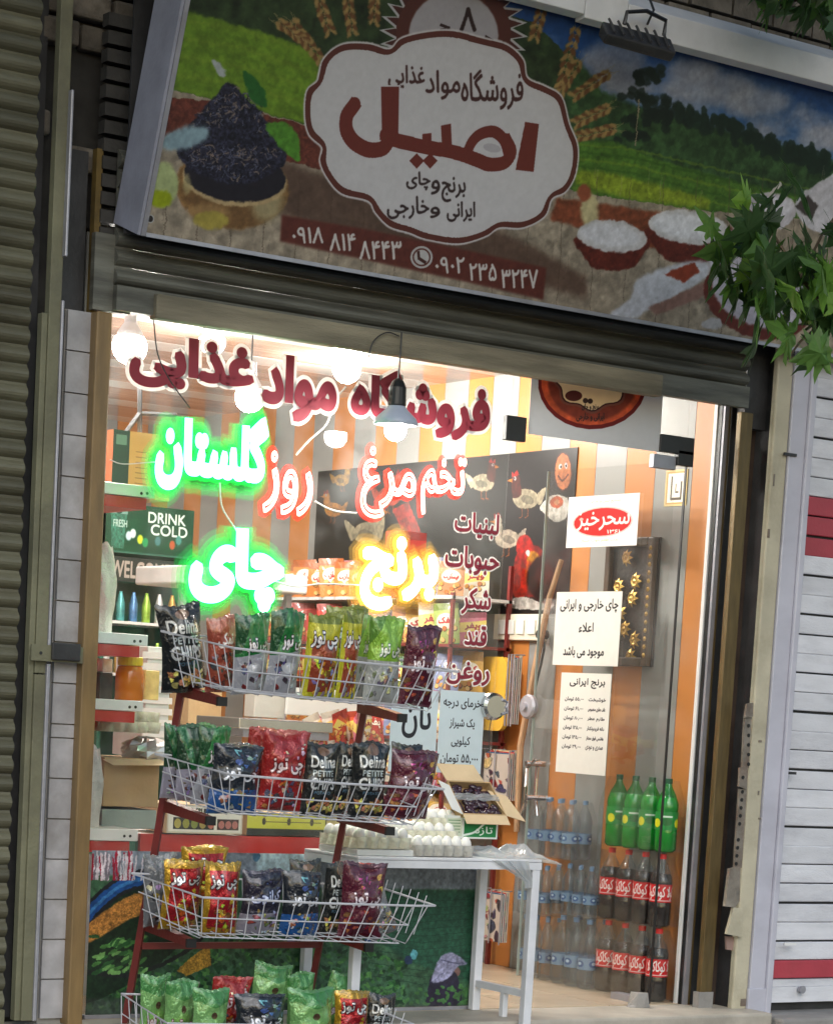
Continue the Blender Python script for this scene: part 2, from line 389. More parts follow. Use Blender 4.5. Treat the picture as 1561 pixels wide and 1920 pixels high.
class Decal(Cv):
    """canvas lying on the real rectangle O + u*e1 + v*e2 (v up); painted in photograph pixels"""
    def __init__(s, O, e1, e2, w, bg=(255, 255, 255)):
        s.O, s.e1, s.e2 = [np.array(q, float) for q in (O, e1, e2)]
        h = int(w*np.linalg.norm(s.e2)/np.linalg.norm(s.e1)); super().__init__(w, h, bg)
        n = np.cross(s.e1, s.e2); A = np.stack([s.e1, s.e2], 1); pinv = np.linalg.pinv(A)
        def mp(q):
            d = ray(*q); t = ((s.O-CPOS)@n)/(d@n); uv = pinv@(CPOS+d*t-s.O); return (uv[0]*s.w, (1-uv[1])*s.h)
        s.map = mp
    def panel(s, th=.002):
        """thin slab with the print on its face (uv 0..1), extruded away from the viewer"""
        n = np.cross(s.e1, s.e2); n = n/np.linalg.norm(n)
        if n@(CPOS-s.O) < 0: n = -n
        O, a, b = s.O, s.e1, s.e2; g = G(); g.quad(O, O+a, O+a+b, O+b)
        k = -n*th; q = [O, O+a, O+a+b, O+b]
        for i in range(4): g.quad(q[i-1], q[i], q[i]+k, q[i-1]+k, 1)
        g.quad(*[x+k for x in q[::-1]], 1); return g
# ---------------- shared materials ----------------
M_soot = mat('sooty_wall', (.035, .033, .03), .9, var=.5, sc=6, bump=.6, bsc=25)
M_mortar = mat('old_mortar', (.06, .055, .05), .95, var=.4, sc=9, bump=.8, bsc=40)
M_brick = mat('weathered_brick', (.16, .14, .115), .9, var=.35, sc=7, bump=.7, bsc=30, dirt=.8, rnd=0.3)
M_olive = mat('olive_painted_slat', (.125, .12, .078), .5, var=.18, sc=3, bump=.2, bsc=40, dirt=.85, dcol=(.07, .06, .035), stretch=(1, 1, 3), rnd=0.3)
M_olive2 = mat('olive_painted_frame', (.17, .165, .10), .6, var=.2, sc=4, bump=.3, dirt=.6, dcol=(.06, .055, .04))
M_alu = mat('dull_aluminium', (.38, .38, .42), .45, metal=.5, var=.15, dirt=.4, dcol=(.2, .19, .18))
M_marble = mat('grey_marble', (.40, .39, .40), .4, var=.22, sc=9, bump=.15, dirt=.5, dcol=(.22, .2, .18), rnd=0.1)
M_grout = mat('dark_grout', (.10, .09, .08), .9); M_grout2 = mat('pale_grout', (.30, .29, .27), .9)
M_ochre = mat('ochre_painted_steel', (.22, .14, .055), .45, var=.18, sc=5, bump=.2, dirt=.35, dcol=(.10, .07, .04), stretch=(6, 6, 1))
M_gold = mat('worn_gold_aluminium', (.13, .09, .035), .4, metal=.4, var=.2, dirt=.4, dcol=(.1, .08, .05), stretch=(6, 6, 1))
M_dark = mat('dark_metal', (.03, .03, .032), .5, var=.4, bump=.2)
M_slatd = mat('dark_shutter_slat', (.15, .15, .125), .5, metal=.2, var=.3, sc=5, bump=.2, dirt=.7, dcol=(.05, .048, .04), stretch=(.6, 1, 6), rnd=0.1)
M_bar = mat('worn_wooden_bar', (.24, .215, .15), .7, var=.35, sc=4, bump=.5, dirt=.6, dcol=(.08, .07, .05), stretch=(.5, 2, 5))
M_cream = mat('cream_painted_column', (.50, .46, .34), .65, var=.15, sc=5, bump=.3, dirt=.4, dcol=(.2, .16, .1))
M_lav = mat('pale_lavender_paint', (.50, .50, .57), .45, var=.08, sc=3, bump=.12, dirt=.35, dcol=(.33, .32, .38), stretch=(1, 1, 2))
M_lavs = mat('pale_shutter_paint', (.68, .69, .73), .4, var=.09, sc=4, bump=.25, dirt=.55, dcol=(.36, .36, .40), stretch=(1, 1, 4), rnd=0.1)
M_redsl = mat('faded_red_shutter_paint', (.40, .05, .07), .45, var=.15, sc=4, dirt=.3, dcol=(.2, .05, .05), rnd=0.1)
M_conc = mat('worn_concrete', (.27, .26, .245), .85, var=.25, sc=5, bump=.5, dirt=.5, dcol=(.12, .11, .1))
M_pave = mat('dark_pavement', (.10, .10, .11), .85, var=.3, sc=5, bump=.6, dirt=.4)
M_stone = mat('threshold_stone', (.46, .42, .35), .55, var=.18, sc=5, bump=.2, dirt=.4, dcol=(.2, .18, .15))
M_white = mat('white_paint', (.78, .78, .77), .4, var=.05, bump=.05)
M_whitemet = mat('white_metal', (.74, .75, .78), .35, var=.08, bump=.1, dirt=.3, dcol=(.45, .45, .48))
M_chrome = mat('chrome', (.6, .6, .6), .2, metal=1, var=.05, bump=0)
M_black = mat('black_plastic', (.015, .015, .016), .35, var=.3, bump=.05)
M_orange = mat('orange_wall_panel', (.50, .195, .05), .35, var=.06, sc=3, bump=.08, stretch=(1, 1, .3), rnd=0.05)
M_grey = mat('grey_wall_panel', (.27, .275, .265), .35, var=.07, sc=3, bump=.08, stretch=(1, 1, .3), rnd=0.05)
M_ceil = mat('glossy_ceiling_panel', (.55, .38, .30), .12, var=.25, sc=3, bump=.1, stretch=(.4, 3, 1))
M_ceil2 = mat('glossy_ceiling_panel_pale', (.8, .76, .72), .12, var=.1, sc=3, bump=.1)
M_redm = mat('dark_red_painted_steel', (.17, .025, .022), .4, var=.2, bump=.15, dirt=.25, dcol=(.05, .02, .02))
M_redb = mat('bright_red_board', (.5, .03, .025), .4, var=.12)
M_wire = mat('white_coated_wire', (.55, .55, .58), .35, var=.08, bump=0)
M_card = mat('cardboard', (.46, .31, .155), .8, var=.12, sc=6, bump=.2, bsc=80)
M_cardin = mat('cardboard_edge', (.62, .47, .29), .8, var=.1)
M_paper = mat('white_paper', (.85, .86, .84), .6, var=.03, bump=.05, trans=.3)
M_sack = mat('woven_white_sack', (.68, .68, .64), .6, var=.12, sc=12, bump=.7, bsc=120)
M_tile = mat('beige_floor_tile', (.62, .50, .36), .25, var=.1, sc=4, bump=.05, dirt=.3, dcol=(.35, .28, .2), rnd=0.1)
M_wood = mat('brown_wood', (.28, .14, .055), .5, var=.3, sc=4, bump=.3, stretch=(6, 6, .6))
M_foil = mat('silver_foil', (.62, .62, .63), .3, metal=.7, var=.1, bump=.3, bsc=25)
M_pulp = mat('grey_egg_pulp', (.42, .41, .37), .9, var=.15, sc=20, bump=.5, bsc=90)
M_pulp2 = mat('pale_egg_pulp', (.66, .64, .50), .9, var=.12, sc=20, bump=.5, bsc=90)
M_egg = mat('egg_shell', (.86, .85, .81), .4, var=.03, bump=.05)
M_green = mat('dark_green_print', (.02, .16, .07), .4, var=.2)
M_glass = glassmat('window_glass', (.99, .995, .99), .012, dif=.035, dcol=(.8, .85, .85), smudge=3.5, fres=.14)
M_pet = glassmat('clear_bottle_plastic', (.90, .94, .97), .03, .08, dif=.035, dcol=(.7, .75, .78), fres=.3)
M_petg = glassmat('green_bottle_plastic', (.25, .85, .40), .09, .08, dif=.25, dcol=(.02, .45, .10), fres=.25)
M_wrap = glassmat('shrink_wrap_film', (.98, .985, .985), .02, .12, dif=.02, dcol=(.75, .78, .8), smudge=9, fres=.12)
M_film = glassmat('crumpled_clear_film', (.85, .87, .88), .12, .2, dif=.45, dcol=(.85, .88, .9))
M_cola = mat('dark_cola', (.018, .007, .004), .12, var=.3, bump=0, spec=.6)

YF = -.15
def xat(px, py, Y=YF): return U(px, py, Y=Y)[0]
# ---------------- setting: ground, room ----------------
g = G(); g.quad((-30, -40, -.15), (30, -40, -.15), (30, .5, -.15), (-30, .5, -.15)); struct(obj('pavement', g, M_pave))
g = G(); g.quad((-60, -80, -.16), (60, -80, -.16), (60, 14, -.16), (-60, 14, -.16)); struct(obj('ground', g, M_pave))
g = G(); g.box(-.45, -.36, -.149, 3.16, -.02, 0); th = struct(obj('threshold_step', g, M_stone)); bevel(th, .012)
g = G(); g.box(-8, -.34, -.149, -.452, .2, .02); bevel(struct(obj('left_plinth', g, M_conc)), .012)
g = G(); g.box(3.163, -.42, -.149, 9, .2, -.02); bevel(struct(obj('right_plinth', g, M_conc)), .012)
DX, DY, CZ = 2.95, 5.45, 2.885
fl = struct(obj('interior_floor', G().box(0, -.018, -.08, DX, DY, -.006), M_grout))
for i in range(7):
    for j in range(14):
        x0, y0 = i*.42+.003, -.01+j*.39
        obj('floor_tile', G().box(x0, y0, -.006, min(x0+.414, DX-.004), y0+.384, .001), M_tile, fl)
def wall_panels(wl, pts, fn):
    for k, (a, b) in enumerate(zip(pts[:-1], pts[1:])): fn(k, a+.0015, b-.0015)
wr = struct(obj('interior_right_wall', G().box(DX+.008, -.02, -.01, DX+.12, DY+.1, CZ), M_grout))
b_ = [-.015, .056, .194, .455, .667, .895, 1.105, 1.33, 1.541, 1.76, 1.973]
while b_[-1] < DY-.05: b_.append(b_[-1]+.212)
wall_panels(wr, b_, lambda k, a, b: obj('wall_panel', G().box(DX, a, 0, DX+.008, min(b, DY), CZ), M_orange if k in (0, 1) or k % 2 == 1 else M_grey, wr))
wb = struct(obj('interior_back_wall', G().box(-.1, DY+.008, -.01, DX+.1, DY+.1, CZ), M_grout))
wall_panels(wb, list(np.arange(0, DX, .2107)), lambda k, a, b: obj('wall_panel', G().box(a, DY, 0, b, DY+.008, CZ), M_orange if k % 2 else M_grey, wb))
wl_ = struct(obj('interior_left_wall', G().box(-.112, .01, -.01, -.012, DY+.1, CZ), M_grey))
ce = struct(obj('ceiling', G().box(-.1, -.01, CZ+.012, DX+.1, DY+.1, CZ+.1), M_grout))
for k in range(22):
    obj('ceiling_panel', G().box(0, .002+k*.248, CZ, DX, .002+k*.248+.244, CZ+.011), M_ceil if k % 3 else M_ceil2, ce)

# ---------------- outer building wall above and around ----------------
ow = struct(obj('outer_wall', G().box(-.45, .02, 2.90, 3.2, .3, 7.5).box(-.45, .02, -.1, -.113, .3, 2.9).box(3.08, .02, -.1, 3.4, .3, 2.9).box(-8, .02, 2.9, -.451, .3, 7.5).box(3.21, .02, 2.9, 10, .3, 7.5), M_soot))
# rough brick courses in view at the top left, behind the sign
g = G()
for r_ in range(14):
    z = 2.98+r_*.105; x = -.44+(r_ % 2)*.09
    while x < .25:
        wv = .16+random.uniform(-.03, .04)
        if not (r_ < 5 and random.random() < .75):
            o = obj('brick', G().box(x, .018-random.uniform(.03, .07), z, x+wv, .02, z+.088), M_brick, ow); bevel(o, .012)
        x += wv+.015
for r_ in range(9):
    for c_ in range(16):
        x = 1.2+c_*.23+(r_ % 2)*.11; z = 4.0+r_*.11
        obj('brick', G().box(x, -.02-random.random()*.02, z, x+.215, .02, z+.095), M_brick, ow)

# ---------------- left neighbour: closed olive rolling shutter ----------------
def slat_prof(z0, h, Y, amp=.018, n=7):
    return [(Y-amp*math.sin(math.pi*min(1, (i/n)*1.12))**.8 if i/n < .9 else Y, z0+h*i/n) for i in range(n+1)]
def slat(name, parent, x0, x1, z0, h, Y, m, amp=.018):
    p = slat_prof(z0, h, Y, amp); g = G()
    p = p+[(Y+.008, z0+h), (Y+.008, z0)]
    g.prism(p, lambda q, x: (x, q[0], q[1]), x0, x1); return obj(name, g, m, parent)
xs = xat(50, 1000)
sh = thing('rolling_shutter', 'closed olive corrugated roller shutter of the neighbouring shop', 'shutter', (xs-1, YF+.03, 0))
zt, zb = U(20, 80, Y=YF)[2], U(10, 130, Y=YF)[2]
hs = .066
for k in range(74): slat('slat', sh, xs-2.2, xs-.004, .06+k*hs, hs*.985, YF+.045, M_olive, .021)
obj('bottom_rail', G().box(xs-2.2, YF+.02, -.0, xs-.004, YF+.06, .058), M_olive2, sh)
gd = thing('shutter_guide_rail', 'dull olive steel guide rails beside the corrugated shutter', 'guide rail', (xs, YF, 0))
def strip(name, px0, px1, py, Y, z0, z1, m, parent, dy=.04, bv=.003):
    a, b = xat(px0, py, Y), xat(px1, py, Y); return bevel(obj(name, G().box(a, Y, z0, b, Y+dy, z1), m, parent), bv)
obj('channel_back', G().box(xs-.003, -.05, 0.02, xat(75, 1000), .0, 4.4), M_dark, gd)
strip('outer_rail', 63, 74, 1000, YF, .02, 2.55, M_olive2, gd)
strip('inner_rail', 76, 97.5, 1000, YF-.01, .02, 1.28, M_olive2, gd)
strip('inner_rail', 75.5, 98, 1000, YF-.005, 1.284, 4.4, M_olive2, gd)
strip('edge_trim', 98.4, 105.5, 1000, YF-.02, .02, 1.32, M_alu, gd)
strip('edge_trim', 99, 104, 1000, YF-.015, 1.324, 2.6, M_alu, gd)
strip('edge_trim', 101, 106, 1000, YF-.03, 2.75, 3.32, M_alu, gd)
a = U(57, 1238, Y=YF-.03); b = U(98, 1210, Y=YF-.03)
obj('clasp', G().box(a[0], YF-.035, a[2], b[0]+.12, YF-.028, b[2]), M_olive2, gd)
a = U(93, 1237, Y=YF-.03); b = U(148, 1208, Y=YF-.03)
hp = obj('hasp_plate', G().box(a[0], YF-.05, a[2], b[0], YF-.038, b[2]), M_dark, gd); bevel(hp, .004)
obj('screw', G().lathe([(.006, -.004), (.005, 0)], (U(68, 1224, Y=YF)[0], YF-.036, U(68, 1224, Y=YF)[2]), 8, ax='y'), M_dark, gd)

# ---------------- left pilaster ----------------
x0, x1 = xat(109, 1000, -.12), xat(159, 1000, -.12)
pl = thing('tiled_pilaster', 'narrow pilaster faced with square grey marble tiles', 'pilaster', ((x0+x1)/2, 0, 0))
ztop = U(160, 583, Y=-.12)[2]
obj('core', G().box(x0, -.105, .0, x1+.02, 0, ztop), M_grout2, pl)
z = .02; k = 0
while z < ztop-.02:
    h = .148 if k != 7 else .05
    z1 = min(z+h, ztop); obj('tile', G().box(x0+.004, -.12-random.random()*.003, z+.002, x1-.003, -.1051, z1-.003), M_marble, pl); z = z1; k += 1
xj0, xj1 = xat(165, 1000, -.17), xat(194, 1000, -.17)
jm = thing('door_post', 'ochre painted steel post at the left edge of the shop window', 'post', (xj0, -.17, 0))
bevel(obj('post_body', G().box(xj0, -.17, .0, xj1, -.02, ztop), M_ochre, jm), .006)
obj('post_head', G().box(xj0+.012, -.09, ztop+.002, xj1-.025, -.055, 3.16), mat('shaded_grimy_ochre', (.13, .085, .02), .7, var=.4, dirt=.6), jm)  # grimy ochre with the niche's shade put into its base colour
# dark niche over the pilaster, fins of the shutter roll end
nc = thing('shutter_roll_bracket', 'dark stack of curled slat ends above the pilaster', 'bracket', (xj1, 0, 2.9))
obj('side_plate', G().box(x0, -.05, ztop+.005, xj0-.002, -.02, 3.15), M_dark, nc)
for k in range(15):
    z = 2.72+k*.062; obj('slat_end', G().box(xj1-.03, -.10, z, xj1+.10, -.05, z+.045), mat('dark_slat_end', (.045, .043, .04), .8, var=.4, bump=.3), nc)  # slat ends in a darker grey than the shutter slats
obj('corner_cover', G().box(xj0, -.13, ztop+.01, xj1+.09, -.10, ztop+.28), M_slatd, nc)

# ---------------- raised shutter over the window ----------------
rs = thing('raised_shutter', 'dark corrugated shutter rolled up under the shop sign, wooden bar along its foot', 'shutter', (1.4, YF, 2.6))
X0, X1 = xat(216, 560), xat(1401, 740)
zb_ = U(285, 598, Y=YF)[2]; zt_ = U(285, 545, Y=YF)[2]
xb0, xb1 = xat(285, 580), xat(1232, 730)
bevel(obj('foot_bar', G().box(xb0, YF-.035, zb_, xb1, YF+.02, zt_-.012), M_bar, rs), .005)
obj('foot_rail', G().box(X0, YF-.012, zb_+.012, X1, YF+.03, zt_+.0), M_slatd, rs)
for k in range(7): slat('slat', rs, X0, X1, zt_+.002+k*.0680, .067, YF+.022, M_slatd, .03)
# ---------------- right reveal ----------------
rv = thing('window_frame', 'white and silver frame strips at the right end of the shop window', 'window frame', (DX, 0, 0))
W_ = 2.907
def vstrip(name, px0, px1, Y, m, par, z0=0, z1=2.62, dy=.02, py=1250):
    return obj(name, G().box(xat(px0, py, Y), Y, z0, xat(px1, py, Y), Y+dy, z1), m, par)
vstrip('white_stile', 1311, 1319.5, -.004, M_white, rv)
vstrip('rubber_seal', 1320, 1325, -.03, M_black, rv)
vstrip('silver_rail', 1325.5, 1334, -.045, M_alu, rv)
vstrip('gold_edge', 1334.4, 1337, -.05, M_gold, rv)
vstrip('dark_channel', 1337.5, 1356, -.04, M_dark, rv, dy=.05)
rp = thing('door_post', 'narrow gold post between the shop window and the chain niche', 'post', (DX, -.15, 0))
bevel(vstrip('post_body', 1356, 1378, -.15, M_gold, rp, z1=2.58, dy=.03), .003)
vstrip('post_foot', 1354, 1381, -.156, M_conc, rp, z1=.07, dy=.04)
nch = struct(obj('niche_wall', G().box(xat(1372, 1250, -.1), -.06, 0, xat(1450, 1250, -.1), -.03, 2.9), mat('dark_brown_niche', (.045, .028, .02), .8, var=.4, bump=.4, bsc=20)))
obj('niche_cover', G().box(xat(1402, 800), -.12, 2.52, xat(1470, 800), -.07, 2.9), M_dark, rs)
# perforated shutter chain gear
ch = thing('chain_mechanism', 'perforated steel strap with rusty lever plates hanging beside the gold post', 'shutter mechanism', (xat(1395, 1500), -.14, .8))
def plate(name, pts, Y, m, th=.012, holes=()):
    w_ = [U(x, y, Y=Y) for x, y in pts]; g = G(); g.prism([(p[0], p[2]) for p in w_], lambda q, y: (q[0], y, q[1]), Y, Y+th)
    o = obj(name, g, m, ch)
    for (hx, hy) in holes:
        c = U(hx, hy, Y=Y); obj('hole', G().lathe([(.0085, -.002), (.0085, 0.0)], (c[0], Y, c[2]), 10, ax='y'), M_black, o)
    return o
M_rusty = mat('rusty_galvanised_steel', (.26, .23, .19), .6, metal=.3, var=.3, sc=12, bump=.4, dirt=.6, dcol=(.12, .06, .035))
plate('strap', [(1396, 1345), (1409, 1345), (1403, 1440), (1391, 1440)], -.206, M_rusty, holes=[(1402.5, 1343+18*k) for k in range(1, 6)])
plate('lever', [(1387, 1440), (1402, 1437), (1400, 1480), (1385, 1475)], -.2195, M_rusty, holes=[(1392, 1458)])
plate('strap', [(1386, 1480), (1400, 1480), (1390, 1628), (1376, 1628)], -.206, M_rusty, holes=[(1391-k*1.3, 1485+15*k) for k in range(10) if k != 5])
plate('cover', [(1368, 1630), (1388, 1624), (1386, 1690), (1378, 1702), (1359, 1700)], -.219, M_rusty, .018)
plate('lock_body', [(1375, 1702), (1393, 1704), (1391, 1758), (1362, 1752)], -.222, M_cream, .016)
plate('lug', [(1361, 1756), (1379, 1758), (1376, 1783), (1362, 1781)], -.18, mat('rusty_pink_metal', (.3, .2, .17), .7))
plate('lug', [(1400, 1320), (1412, 1318), (1411, 1344), (1396, 1346)], -.219, M_rusty)
# ---------------- right column, neighbour's shutter ----------------
cx0, cx1 = xat(1415, 1250, -.2), xat(1446, 1250, -.2)
cc_ = thing('cream_column', 'cream painted column with flaking edges right of the shopfront', 'column', (cx0, -.2, 0))
bevel(obj('column_body', G().box(cx0+.01, -.2, -.015, cx1, -.165, 3.0), M_cream, cc_), .008)
obj('column_core', G().box(cx0+.03, -.164, -.015, cx1, 0, 3.0), M_dark, cc_)
for (px, py, w2, h2) in ((1440, 1000, 5, 16), (1424, 1390, 6, 4), (1421, 1487, 3, 8), (1424, 1535, 7, 3), (1450, 900, 4, 22), (1393, 1880, 12, 14)):
    a = U(px-w2/2, py+h2/2, Y=-.2); b = U(px+w2/2, py-h2/2, Y=-.2); obj('chipped_patch', G().box(a[0], -.203, a[2], b[0], -.1995, b[2]), M_rusty, cc_)
lf = thing('steel_surround', 'pale lavender steel frame of the white slatted shutter', 'frame', (cx1, -.21, 0))
lx0, lx1, lx2 = cx1+.002, xat(1478, 1250, -.21), xat(1489, 1250, -.21)
bevel(obj('frame_plate', G().box(lx0, -.21, -.04, lx1, -.05, 3.1), M_lav, lf), .004)
bevel(obj('frame_ridge', G().box(lx1+.001, -.225, -.04, lx2, -.05, 3.1), M_lav, lf), .006)
bevel(obj('foot_block', G().box(lx0-.01, -.218, -.11, lx1+.02, -.2, .09), M_lav, lf), .004)
for py in (848, 1448, 1770):
    a = U(1452, py+3, Y=-.21); obj('frame_clip', G().box(a[0]+.05, -.218, a[2], a[0]+.12, -.209, a[2]+.012), M_dark if py != 1770 else M_white, lf)
rsh = thing('slatted_shutter', 'white slatted roller shutter with dark red bands of the shop next door', 'shutter', (lx2+.8, -.17, 0))
zr = U(1520, 1817, Y=-.17)[2]; pitch = .0853
z = zr+.0425-pitch; k = 0
obj('bottom_channel', G().box(lx2+.002, -.19, z-.105, lx2+2.2, -.15, z-.035), M_lavs, rsh)
obj('bottom_channel', G().box(lx2+.002, -.185, z-.034, lx2+2.2, -.15, z-.002), M_lavs, rsh)
redz = [zr]+[U(1545, y, Y=-.17)[2] for y in (960, 1000, 1040)]
for k in range(38):
    zz = z+k*pitch; mid = zz+pitch/2
    red = any(abs(mid-q) < pitch*.5 for q in redz)
    o = obj('slat', G().box(lx2+.002, -.17-(k % 3 == 0)*.003, zz+.0035, lx2+2.2, -.155, zz+pitch-.001), M_redsl if red else M_lavs, rsh); bevel(o, .005); o.rotation_euler = (random.uniform(-.0004, .0004), random.uniform(-.0012, .0012), 0)
obj('backing', G().box(lx2, -.15, -.02, lx2+2.3, -.14, 3.4), M_dark, rsh)
obj('latch', G().lathe([(.018, -.02), (.014, 0)], (U(1468, 1856, Y=-.2)[0]+.1, -.2, U(1468, 1856, Y=-.2)[2]), 10, ax='y'), M_alu, rsh)
struct(obj('right_outer_wall', G().box(lx2+.3, -.12, 3.15, 9, .02, 3.8), M_mortar))
# ---------------- opposite side of the street (only reflected) : none

# ---------------- shop sign ----------------
SO = np.array([-.057, -.3, 2.843]); S1 = np.array([3.75, 0, 0]); S2 = np.array([0, -.342, 1.0])
s = Decal(SO, S1, S2, 1900, (90, 84, 72))
ys, xs_ = np.mgrid[0:s.h, 0:s.w]
N1 = fbm(s.h, s.w, 60, 5, 3); N2 = fbm(s.h, s.w, 8, 3, 4); N3 = fbm(s.h, s.w, 90, 5, 9, 2.2)
# sky
sky = np.array([22, 50, 96])/255+((ys/s.h)*1.25)[..., None]*np.array([110, 130, 120])/255
s.a = sky.copy(); cl = np.clip((N3-.5)*5, 0, 1)*np.clip(1.25-abs(ys/s.h-.25)*3, 0, 1); s.lay(cl*.8, (150, 150, 160))
for (x, y, rx, ry) in ((1150, 110, 60, 32), (1330, 165, 90, 32), (1420, 190, 60, 26), (1540, 260, 50, 24), (1210, 60, 40, 20), (1300, 130, 50, 22)): s.ell(x, y, rx, ry, (150, 150, 158), f=9, op=.75)
# hills
s.poly([(330, -40), (640, -60), (1000, 40), (1090, 130), (1100, 420), (330, 260)], (38, 50, 30), tex=.5, ts=20)
s.poly([(1060, 80), (1130, 170), (1200, 200), (1330, 235), (1440, 265), (1561, 300), (1700, 350), (1700, 480), (1060, 420)], (44, 66, 38), f=3, tex=.5, ts=16)
for (x, y, r1, r2) in ((1215, 165, 38, 46), (1195, 215, 46, 45), (1240, 210, 34, 34), (1218, 140, 24, 26), (1180, 245, 40, 26), (1265, 225, 28, 24)):
    for k in range(14):
        a = rng.rand()*6.28; q = rng.rand()**.5; s.ell(x+r1*q*math.cos(a), y+r2*q*math.sin(a), 9, 8, (22, 32, 24), f=1, op=.8)
s.line([(1198, 185), (1190, 270)], 3, (120, 110, 90))
for k in range(110):
    x = 1270+rng.rand()*300; y = 205+(x-1270)*.36+rng.randn()*9; s.ell(x, y, 5+rng.rand()*8, 5+rng.rand()*11, (26, 40, 30), f=1, op=.85)
s.poly([(1070, 265), (1140, 262), (1240, 300), (1400, 345), (1561, 380), (1700, 410), (1700, 560), (1070, 400)], (62, 92, 34), f=2, tex=.3, ts=9)
for k in range(9):
    y0 = 268+k*14; s.line([(1070, y0), (1180, y0+10+k), (1330, y0+45+k*2), (1561, y0+95+k*3)], 3+(k % 3), (44, 72, 26) if k % 2 else (92, 116, 38), f=1, op=.7)
s.poly([(1078, 318), (1150, 325), (1330, 372), (1330, 392), (1180, 372), (1078, 345)], (106, 122, 36), f=3, tex=.3)
# left rice field
s.poly([(330, 18), (345, 17), (480, 55), (600, 100), (600, 235), (480, 210), (312, 165)], (86, 112, 34), f=2, tex=.22, ts=12)
for k in range(8): s.line([(325, 35+k*17), (450, 52+k*18), (600, 110+k*15)], 3, (62, 92, 26) if k % 2 else (112, 128, 44), f=2, op=.45)
# table
s.poly([(312, 165), (480, 208), (600, 238), (1080, 360), (1300, 392), (1700, 430), (1700, 800), (240, 500)], (128, 118, 104), tex=.3, ts=18)
for k in range(26):
    x = 300+k*62; s.line([(x+14, 330), (x-14, 800)], 2, (70, 60, 50), f=0, op=.6)
for k in range(240):
    x = 280+rng.rand()*1300; y = 300+rng.rand()*380; s.line([(x, y), (x-3, y+20+rng.rand()*30)], 1.5, (136, 124, 108) if k % 2 else (72, 62, 54), op=.35)
s.poly([(300, 180), (400, 190), (600, 240), (620, 320), (290, 250)], (84, 44, 36), tex=.35, ts=6)
s.poly([(520, 300), (620, 330), (960, 440), (1100, 520), (1100, 560), (520, 400)], (66, 48, 40), f=6, op=.8)
s.poly([(1045, 370), (1260, 400), (1300, 430), (1240, 470), (1030, 410)], (104, 56, 38), f=2, tex=.3, ts=10)
# bowl of tea leaves
s.ell(435, 350, 108, 78, (112, 84, 52), rot=.1, f=2, tex=.3); s.ell(440, 372, 92, 52, (84, 62, 40), rot=.1, f=6, op=.6); s.ell(500, 375, 30, 40, (150, 144, 112), f=8, op=.7); s.ell(390, 395, 40, 14, (140, 112, 74), f=5, op=.7); s.ell(440, 335, 100, 50, (150, 130, 96), rot=.1, f=1); s.ell(440, 329, 97, 48, (30, 28, 34), rot=.1, f=1)
s.poly([(333, 268), (372, 212), (410, 170), (430, 152), (455, 175), (490, 212), (525, 260), (536, 300), (500, 330), (440, 345), (370, 325), (335, 295)], (34, 34, 46), f=1, tex=.9, ts=4, smooth=True)
for k in range(520):
    a = rng.rand()*6.28; q = rng.rand()**.6; x = 437+q*88*math.cos(a); y = 268+q*62*math.sin(a)-(1-abs(math.cos(a))*q)*(50 if math.sin(a) < 0 else 0)
    d = rng.rand()*3.14; l = 5+rng.rand()*7; s.line([(x, y), (x+l*math.cos(d), y+l*math.sin(d))], 2, [(14, 14, 22), (78, 80, 98), (112, 98, 90), (40, 40, 54)][k % 4], op=.8)
s.ell(345, 258, 48, 20, (116, 138, 148), rot=-.28, f=3); s.ell(410, 127, 21, 8, (140, 146, 146), rot=.9, f=1)
s.ell(305, 345, 28, 42, (138, 148, 104), f=2); s.ell(300, 372, 22, 16, (120, 132, 20), f=2)
s.ell(395, 412, 32, 18, (134, 122, 58), f=2); s.ell(350, 345, 8, 20, (150, 140, 100), f=2, op=.7)
s.poly([(498, 232), (530, 228), (555, 250), (562, 300), (540, 290), (512, 262)], (70, 116, 40), f=1, smooth=True, tex=.2); s.poly([(455, 130), (490, 160), (498, 200), (475, 190), (462, 165)], (34, 78, 34), f=1, smooth=True)
# wheat ears
def ear(x, y, a, n=9, L=95, c=(132, 108, 66)):
    for k in range(n):
        t = k/n; px_, py_ = x+math.cos(a)*L*t, y+math.sin(a)*L*t
        for sd in (-1, 1): s.ell(px_+sd*6*math.sin(a), py_-sd*6*math.cos(a), 9, 4, c if (k+sd) % 2 else (92, 62, 38), rot=a+sd*.5, f=1); s.line([(px_, py_), (px_+24*math.cos(a+sd*.35), py_+24*math.sin(a+sd*.35))], 1.2, (150, 132, 92), op=.6)
ear(600, 110, -2.2); ear(618, 60, -1.9); ear(575, 80, -2.5, L=70); ear(660, 60, -1.7); ear(700, 40, -1.5); ear(1040, 190, -1.05); ear(1050, 160, -1.3, L=120); ear(1078, 230, -.45, L=75); ear(1080, 255, -.2, L=80); ear(1075, 180, -.6, L=85); ear(1000, 70, -1.3)
# rice bowls, scoop, garlic
def bowl(x, y, rx, ry, h):
    s.poly([(x-rx, y), (x-rx*.8, y+h*.6), (x-rx*.4, y+h), (x+rx*.45, y+h), (x+rx*.85, y+h*.6), (x+rx, y)], (78, 34, 28), smooth=True, f=1, tex=.3); s.ell(x, y, rx, ry, (168, 166, 168), rot=.12, f=1); s.ell(x-4, y-2, rx*.85, ry*.7, (184, 184, 190), rot=.12, f=3)
s.ell(1105, 395, 16, 34, (168, 158, 120), f=3); s.ell(1095, 362, 13, 16, (122, 66, 46), f=2)
bowl(1147, 442, 66, 30, 62); bowl(1290, 425, 76, 32, 66)
s.ell(1385, 480, 60, 50, (162, 160, 170), f=3)
s.ell(1440, 395, 52, 36, (162, 158, 164), f=1); s.ell(1455, 388, 30, 20, (182, 180, 188), f=4); s.line([(1442, 365), (1462, 345)], 7, (170, 165, 160))
